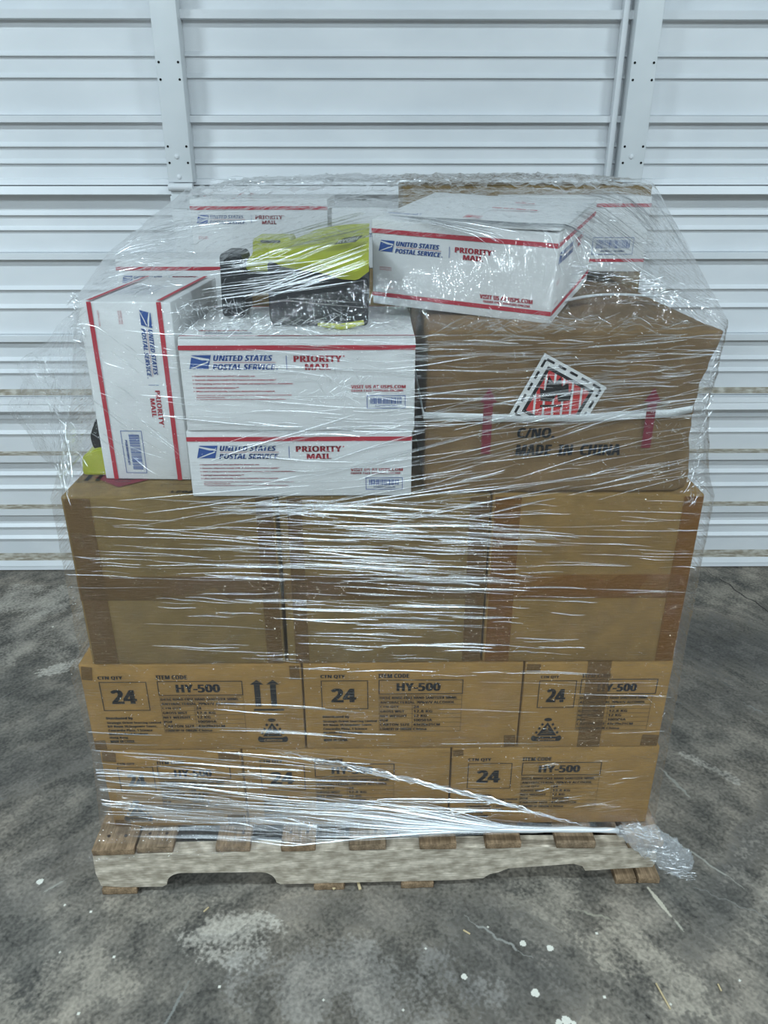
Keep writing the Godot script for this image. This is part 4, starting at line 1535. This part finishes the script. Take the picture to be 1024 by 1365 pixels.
func build_load() -> void:
	var y1 := .1312
	var y2 := y1 + .2132
	var y3 := y2 + .2130
	# lowest layer: an end face, then two long faces
	sanitizer_carton("printed brown carton with narrow front, lowest layer above the left pallet end", .29, .43, Vector3(-.419, y1, -.215), 0.0, true, false, 1)
	sanitizer_carton("printed brown carton in the middle of the lowest layer", .43, .29, Vector3(-.059, y1, -.145), 0.0, false, false, 2)
	sanitizer_carton("printed brown carton at the right end of the lowest layer, beside the film tail", .43, .29, Vector3(.371, y1, -.145), 0.0, false, false, 3)
	# second layer: two long faces, then an end face with a strip of brown tape
	sanitizer_carton("printed brown carton with two black up arrows", .43, .29, Vector3(-.356, y2, -.1435), 0.0, false, true, 4)
	sanitizer_carton("printed brown carton in the middle of the second layer", .43, .29, Vector3(.074, y2, -.1435), 0.0, false, false, 5)
	var e := sanitizer_carton("printed brown carton with a vertical strip of tape over its narrow front", .29, .43, Vector3(.434, y2, -.2135), 0.0, true, false, 6)
	tape(e, "front_tape", .000, .001, .2145, .046, .2095, .0006)
	tape(e, "top_lip_tape", .000, .2105, .190, .046, .0008, .05)
	# bits of tape on the corners of the printed cartons
	var rng := RandomNumberGenerator.new()
	rng.seed = 8
	for c in get_children():
		if c.name.begins_with("sanitizer_carton"):
			var long_face: bool = absf(c.position.z + .2135) > .03
			var w := .43 if long_face else .29
			var d := .29 if long_face else .43
			for k in 4:
				if rng.randf() < .35:
					continue
				var sx := -1.0 if k % 2 == 0 else 1.0
				var tw := rng.randf_range(.018, .044)
				var th := rng.randf_range(.014, .034)
				var b := part("corner_tape", rbox(tw, th, .0006, .0002, 1), M.tape, c, Vector3(sx * (w / 2 - tw / 2 - .004), .003 if k < 2 else .207 - th, d / 2 - .0008))
				b.rotation.z = rng.randf_range(-.12, .12)
	# hidden ranks at the two sides, which carry the rear of the load
	for row in 2:
		var yy := y1 if row == 0 else y2
		for sx in [-.4175, .4375]:
			var z0 := -.43 if (sx < 0) == (row == 0) else -.29
			sanitizer_carton("brown carton in the rear rank of the %s layer, at the %s side" % ["lowest" if row == 0 else "second", "left" if sx < 0 else "right"], .29, .43, Vector3(sx, yy, z0 - .216), 0.0, true, false, 7, false, "rear cartons of the two lowest layers")
	for row in 2:
		sanitizer_carton("brown carton in the rear rank of the %s layer, in the middle" % ["lowest" if row == 0 else "second"], .43, .29, Vector3(.01, y1 if row == 0 else y2, -.60), 0.0, true, false, 8, false, "rear cartons of the two lowest layers")
	# third layer: three large cartons, taped crosswise
	var w3 := .3730
	var h3 := .3505
	var names := ["large plain brown carton at the left of the third layer, under the upright box", "large plain brown carton in the middle of the third layer, under heavy film streaks", "large plain brown carton at the right of the third layer, with orange brown tape"]
	for k in 3:
		var o := thing("large_carton", names[k], "carton", Vector3(-.5419 + w3 * (k + .5) , y3, -.246), [.0, .004, -.004][k], "three large plain cartons of the third layer")
		part("body", rbox(w3 - .005, h3, .495, .004, 5, .0, .0006, 20 + k), [M.carton_plain, M.carton_plain, M.carton_warm][k], o)
		var tm: Material = M.tape if k < 2 else M.tape_orange
		tape(o, "middle_tape", 0, .142, .2478, w3 - .007, .050, .0006, tm)
		tape(o, "edge_tape", -w3 / 2 + .030, .002, .2484, .046 if k != 1 else .026, h3 - .006, .0006, tm)
		tape(o, "edge_tape", w3 / 2 - .021, .002, .2484, .030 if k == 0 else .034, h3 - .006, .0006, tm)
		tape(o, "top_tape", 0, h3 + .0004, 0, w3 - .01, .0008, .050, tm)
		if k == 0:
			var p := Print.new()
			p.frame(.010, .385, .058, .435, .0012)
			for ax in [.024, .044]:
				p.rect(ax - .004, .400, ax + .004, .428)
			p.rect(.014, .3905, .054, .394)
			var face := Transform3D(Basis(Vector3.RIGHT, Vector3.FORWARD, Vector3.UP), Vector3(-w3 / 2, h3 + .0016, -.2475))
			put_print("up_mark", p, M.ink, o, face)
			var corner := Print.new()
			corner.rect(.165, .4445, .30, .4455)
			corner.rect(.165, .4445, .166, .456)
			put_print("printed_line", corner, M.ink, o, face)
			var q := Print.new()
			letters(q, "120207021", -.012, 0.0, .078, .010)
			put_print("printing", q, M.ink, o, Transform3D(Basis(Vector3.LEFT, Vector3.BACK, Vector3.UP), Vector3(w3 / 2 - .105, h3 + .0016, .2375)))
			var dm := Print.new()
			dm.poly(PackedVector2Array([Vector2(.092, .458), Vector2(.150, .412), Vector2(.092, .366), Vector2(.034, .412)]))
			put_print("hazard_label", dm, M.maroon, o, face)
			var db := Print.new(.0003)
			for i in 5:
				db.rect(.070 - i * .0 + .004 * absf(2 - i), .392 + i * .010, .114 - .004 * absf(2 - i), .3945 + i * .010)
			put_print("hazard_label_bars", db, M.dark_print, o, face)
		var r := thing("rear_large_carton", "plain brown carton behind the %s large carton of the third layer" % ["left", "middle", "right"][k], "carton", Vector3(-.5419 + w3 * (k + .5), y3, -.742), 0.0, "rear large cartons of the third layer")
		part("body", rbox(w3 - .005, h3, .465, .004, 3, .0, .0020, 30 + k), M.carton_plain, r)
		tape(r, "top_tape", 0, h3 + .0010, 0, w3 - .01, .0008, .050)
	var yt := y3 + h3 + .0022
	# stacked white boxes, front left
	var a := postal_box("wide white postal box with barcode, lower of the two stacked ones", .373, .1165, .30, Vector3(-.1225, yt, -.141), .0, 41)
	wide_postal_print(a, .373, .1165, .30, .0, 3)
	var b := postal_box("wide white postal box with barcode, upper of the two stacked ones", .372, .1500, .30, Vector3(-.1195, yt + .1178, -.139), .003, 42)
	wide_postal_print(b, .372, .1500, .30, .008, 3)
	stripes_on_top(b, .372, .1500, .30, true)
	flap_edges(b, .372, .1500, .30)
	# upright box
	var u := postal_box("white postal box standing upright at the left end", .155, .312, .30, Vector3(-.3985, yt, -.219), deg_to_rad(-3.0), 43)
	var turn := Transform3D(Basis(Vector3.DOWN, Vector3.RIGHT, Vector3.BACK), Vector3(.0775, .312, .1510))
	long_postal_print(u, .312, .155, turn, true, 9, false)
	stripes_on_top(u, .155, .312, .30, false)
	# a second one behind it
	var u2 := postal_box("white postal box directly behind the upright one, mostly covered by film", .24, .342, .14, Vector3(-.402, yt, -.475), .0, 44)
	long_postal_print(u2, .24, .14, Transform3D(Basis(), Vector3(-.12, .342, .0706)), false, 9, false)
	# big crumpled carton, front right
	var c := thing("hazard_carton", "crumpled brown carton with hazard label, red arrows and a white strap", "carton", Vector3(.318, yt, -.310))
	var cw := .462
	var ch := .2770
	var cd := .605
	part("body", crushed_box(cw, ch, cd), M.carton_big, c)
	hazard_print(c, cw, ch, cd)
	# middle white box, turned and tilted on the crumpled carton
	var m := postal_box("white postal box turned and tilted on top of the crumpled carton", .318, .142, .30, Vector3.ZERO, 0.0, 45)
	m.transform = middle_box
	long_postal_print(m, .318, .142, front_of(.318, .142, .30), false, 9)
	part("top_flap", rbox(.160, .0018, .298, .0008, 3, .0, .001, 3), M.postal_white, m, Vector3(.080, .1435, 0)).rotation.z = .03
	var side := Transform3D(Basis(Vector3.FORWARD, Vector3.UP, Vector3.RIGHT), Vector3(.1598, .142, .150))
	long_postal_print(m, .30, .142, side, false, 9, false)
	var tp := Print.new()
	tp.frame(.014, .262, .075, .272, .0008)
	letters(tp, "UNITED STATES POSTAL SERVICE", .018, .264, .070, .270)
	var tr := Print.new()
	letters(tr, "FLAT RATE", .150, .238, .172, .256)
	tr.frame(.147, .234, .175, .260, .0010)
	letters(tr, "VISIT US AT USPS.COM", .165, .150, .245, .160)
	letters(tr, "PRIORITY MAIL", .190, .090, .225, .098)
	var top_face := Transform3D(Basis(Vector3.RIGHT, Vector3.FORWARD, Vector3.UP), Vector3(-.1590, .1480, -.150))
	put_print("blue_printing", tp, M.postal_blue, m, top_face)
	put_print("red_printing", tr, M.postal_red, m, top_face)
	# white box at the back right
	var r := postal_box("white postal box at the back right corner of the load", .305, .150, .12, Vector3(.430, 1.2160, -.560), 0.0, 46)
	var rb := Print.new()
	var rr := Print.new()
	rr.rect(0, .0135, .305, .0205)
	rr.rect(0, .1235, .305, .1300)
	barcode(rb, .190, .080, .278, .115, "PS00001000002", 8)
	put_print("blue_printing", rb, M.postal_blue, r, front_of(.305, .150, .12))
	put_print("red_printing", rr, M.postal_red, r, front_of(.305, .150, .12))
	# two at the back left, on a plain carton
	var s := thing("support_carton", "plain brown carton hidden under the back left white boxes", "carton", Vector3(-.190, yt, -.735))
	part("body", rbox(.48, .3050, .36, .004, 3, .0, .003, 50), M.carton_plain, s)
	tape(s, "top_tape", 0, .3052, 0, .47, .0008, .05)
	var l1 := postal_box("white postal box at the back left, behind the lime green tool", .300, .142, .32, Vector3(-.250, yt + .3062, -.740), 0.0, 47)
	long_postal_print(l1, .300, .142, front_of(.300, .142, .32), false, 9)
	var l2 := postal_box("white postal box half hidden by the middle box at the back", .120, .124, .05, Vector3(-.030, yt + .3062, -.585), 0.0, 48)
	var lb := Print.new()
	var lw := Print.new(.0003)
	eagle(lb, lw, .022, .045, .034, .018)
	letters(lb, "POSTAL", .066, .050, .098, .058, true, .25)
	put_print("blue_printing", lb, M.postal_blue, l2, front_of(.120, .124, .05))
	put_print("eagle_emblem", lw, M.postal_white, l2, front_of(.120, .124, .05))
	# brown carton along the back
	var bk := thing("back_carton", "brown carton along the back whose top shows above the white boxes", "carton", Vector3(.345, yt, -.795))
	part("body", rbox(.56, .475, .32, .004, 4, .0, .004, 51), M.carton_plain, bk)
	tape(bk, "top_tape", 0, .4755, 0, .55, .0008, .05)

func crushed_box(w: float, h: float, d: float) -> ArrayMesh:
	# a soft old carton: pinched by the strap, its right top corner drawn out, its foot folded in
	var base := rbox(w, h, d, .006, 22, .0, .0, 1)
	var arr := base.surface_get_arrays(0)
	var v: PackedVector3Array = arr[Mesh.ARRAY_VERTEX]
	var nz := noise(61, 7.0, FastNoiseLite.TYPE_SIMPLEX_SMOOTH, 3)
	var cr := noise(62, 15.0, FastNoiseLite.TYPE_SIMPLEX_SMOOTH, 2)
	cr.fractal_type = FastNoiseLite.FRACTAL_RIDGED
	for i in v.size():
		var p := v[i]
		var t := p.y / h
		var right := smoothstep(w * .30, w * .5, p.x)
		var fr := smoothstep(d * .2, d * .5, p.z)
		p.x -= right * .016 * exp(-pow((t - .46) / .28, 2.0))
		p.x += right * fr * .006 * smoothstep(.8, 1.0, t)
		p.z -= fr * right * .012 * (1.0 - smoothstep(.7, 1.0, t)) * smoothstep(w * .42, w * .5, p.x)
		p.z -= smoothstep(d * .48, d * .5, p.z) * .004 * exp(-pow((t - .485) / .06, 2.0))
		# fold line above the foot
		p.z += smoothstep(d * .48, d * .5, p.z) * .0045 * smoothstep(.20, .0, t)
		var a := .0045 * cr.get_noise_3dv(p)
		if p.z > d * .49:
			p.z += a * .55
		if p.x > w * .46:
			p.x += a
		if p.y > h * .97:
			var e := (1.0 - pow(absf(p.x / (w * .5)), 4.0)) * (1.0 - pow(absf(p.z / (d * .5)), 4.0))
			p.y += .007 * e + .004 * cr.get_noise_3dv(p * .8) * e
		p += Vector3(1, 0, 1) * nz.get_noise_3dv(p) * .0012
		v[i] = p
	arr[Mesh.ARRAY_VERTEX] = v
	var m := ArrayMesh.new()
	m.add_surface_from_arrays(Mesh.PRIMITIVE_TRIANGLES, arr)
	var st := SurfaceTool.new()
	st.create_from(m, 0)
	st.generate_normals()
	return st.commit()

func hazard_print(c: Node3D, w: float, h: float, d: float) -> void:
	var face := front_of(w, h, d).translated(Vector3(0, 0, .0042))
	# face x = 0 lies at world x = .087; y = 0 at the top (world 1.187)
	for e in [[.102, .206], [.372, .196]]:
		var arrow := Print.new()
		up_arrow(arrow, e[0], .092, .028, .0155, e[1], .024)
		put_print("red_arrow", arrow, M.maroon, c, face)
	var ink := Print.new()
	letters(ink, "C/NO.", .154, .160, .216, .178, true, .08)
	letters(ink, "MADE  IN  CHINA", .154, .189, .330, .209, true, .08)
	put_print("printing", ink, M.ink, c, face)
	# hazard label: a white square on its corner, with a dashed rim, red and white bars and a black flame
	var k := Transform2D(Vector2(.0530, .0280), Vector2(-.0250, .0510), Vector2(.2150, .1140))
	var cut := PackedVector2Array([Vector2(0, 0), Vector2(.46, 0), Vector2(.46, .132), Vector2(0, .142)])
	var square := func(x0: float, y0: float, x1: float, y1: float) -> Array:
		return Geometry2D.intersect_polygons(PackedVector2Array([k * Vector2(x0, y0), k * Vector2(x1, y0), k * Vector2(x1, y1), k * Vector2(x0, y1)]), cut)
	var paper := Print.new(.0006)
	for piece in square.call(-1.0, -1.0, 1.0, 1.0):
		paper.poly(piece)
	put_print("hazard_label", paper, M.label_white, c, face)
	var black := Print.new(.0012)
	var red := Print.new(.0009)
	for i in 4:
		for j in 5:
			var a := -.86 + j * .37
			var e: Array = [[a, -.92, a + .24, -.85], [.85, a, .92, a + .24], [a, .85, a + .24, .92], [-.92, a, -.85, a + .24]][i]
			for piece in square.call(e[0], e[1], e[2], e[3]):
				black.poly(piece)
	for e in [[-.74, -.74, .74, -.65], [-.74, .65, .74, .74], [-.74, -.65, -.65, .65], [.65, -.65, .74, .65]]:
		for piece in square.call(e[0], e[1], e[2], e[3]):
			black.poly(piece)
	# upright bars, cut to the inner square
	for inner in square.call(-.65, -.65, .65, .65):
		for i in 9:
			var x := .150 + i * .0150
			for piece in Geometry2D.intersect_polygons(PackedVector2Array([Vector2(x, 0), Vector2(x + .0115, 0), Vector2(x + .0105, .2), Vector2(x - .001, .2)]), inner):
				red.poly(piece)
	# flame
	var fx := .211
	var fy := .093
	black.poly(PackedVector2Array([Vector2(fx - .024, fy + .020), Vector2(fx - .027, fy - .002), Vector2(fx - .018, fy + .003), Vector2(fx - .014, fy - .022), Vector2(fx - .004, fy - .008), Vector2(fx + .006, fy - .020), Vector2(fx + .009, fy - .004), Vector2(fx + .019, fy - .010), Vector2(fx + .021, fy + .006), Vector2(fx + .027, fy + .002), Vector2(fx + .024, fy + .020), Vector2(fx + .005, fy + .022), Vector2(fx + .002, fy + .009), Vector2(fx - .005, fy + .022)]))
	black.rect(fx - .024, fy + .027, fx + .012, fy + .031)
	put_print("hazard_bars", red, M.label_red, c, face)
	put_print("hazard_symbol", black, M.ink, c, face)
	# white strapping band round the carton
	var st := start()
	st.set_smooth_group(0)
	var ring := [Vector3(-w / 2 - .004, .138, d / 2 + .003), Vector3(-.10, .134, d / 2 + .0055), Vector3(.06, .135, d / 2 + .0060), Vector3(.17, .141, d / 2 + .0045), Vector3(w / 2 - .018, .146, d / 2 - .003), Vector3(w / 2 - .010, .146, d / 2 - .02), Vector3(w / 2 - .010, .144, -d / 2 + .02), Vector3(w / 2 - .004, .143, -d / 2 - .005), Vector3(-w / 2 - .004, .138, -d / 2 - .005)]
	var hh := .0062
	for i in ring.size():
		var a: Vector3 = ring[i]
		var b: Vector3 = ring[(i + 1) % ring.size()]
		var up := Vector3(0, hh, 0)
		var o := (b - a).normalized().cross(Vector3.UP) * -.0009
		o = -o
		quad(st, a - up, b - up, b + up, a + up)
		quad(st, b - up - o, a - up - o, a + up - o, b + up - o)
		quad(st, a + up, b + up, b + up - o, a + up - o)
		quad(st, a - up - o, b - up - o, b - up, a - up)
	part("strap", done(st), M.strap, c)
	# a second band lies slack across the top
	var s2 := start()
	s2.set_smooth_group(0)
	var prev := []
	for i in 14:
		var a := i / 13.0
		var x := lerpf(-.02, w / 2 - .03, a)
		var z := lerpf(.19, .10, a) - .03 * sin(PI * a)
		var y := h + .020 + .006 * sin(PI * a)
		var cur := [Vector3(x, y, z + .007), Vector3(x, y + .001, z - .007)]
		if prev.size():
			quad(s2, prev[0], cur[0], cur[1], prev[1])
			quad(s2, prev[1] - Vector3(0, .001, 0), cur[1] - Vector3(0, .001, 0), cur[0] - Vector3(0, .001, 0), prev[0] - Vector3(0, .001, 0))
		prev = cur
	part("slack_strap", done(s2), M.strap, c)

func build_litter() -> void:
	for e in [[.541, .290, .050, 1.35, "long pale wood splinter on the floor near the lower right corner"], [.6545, .275, .014, 1.5, "short pale wood splinter on the floor at the far lower right"], [.185, .156, .016, .6, "short straw coloured splinter on the floor before the pallet"], [-.358, .099, .014, -.9, "tiny pale splinter on the floor before the left pallet notch"]]:
		var o := MeshInstance3D.new()
		o.name = numbered("wood_splinter")
		o.mesh = rbox(e[2], .0026, .0032, .0008, 2, .0, .0006, 9)
		o.material_override = M.wood_straw
		add_child(o)
		o.position = Vector3(e[0], .0002, e[1])
		o.rotation.y = -e[3]
		o.set_meta("label", e[4])
		o.set_meta("category", "splinter")
		o.set_meta("group", "wood splinters on the floor")
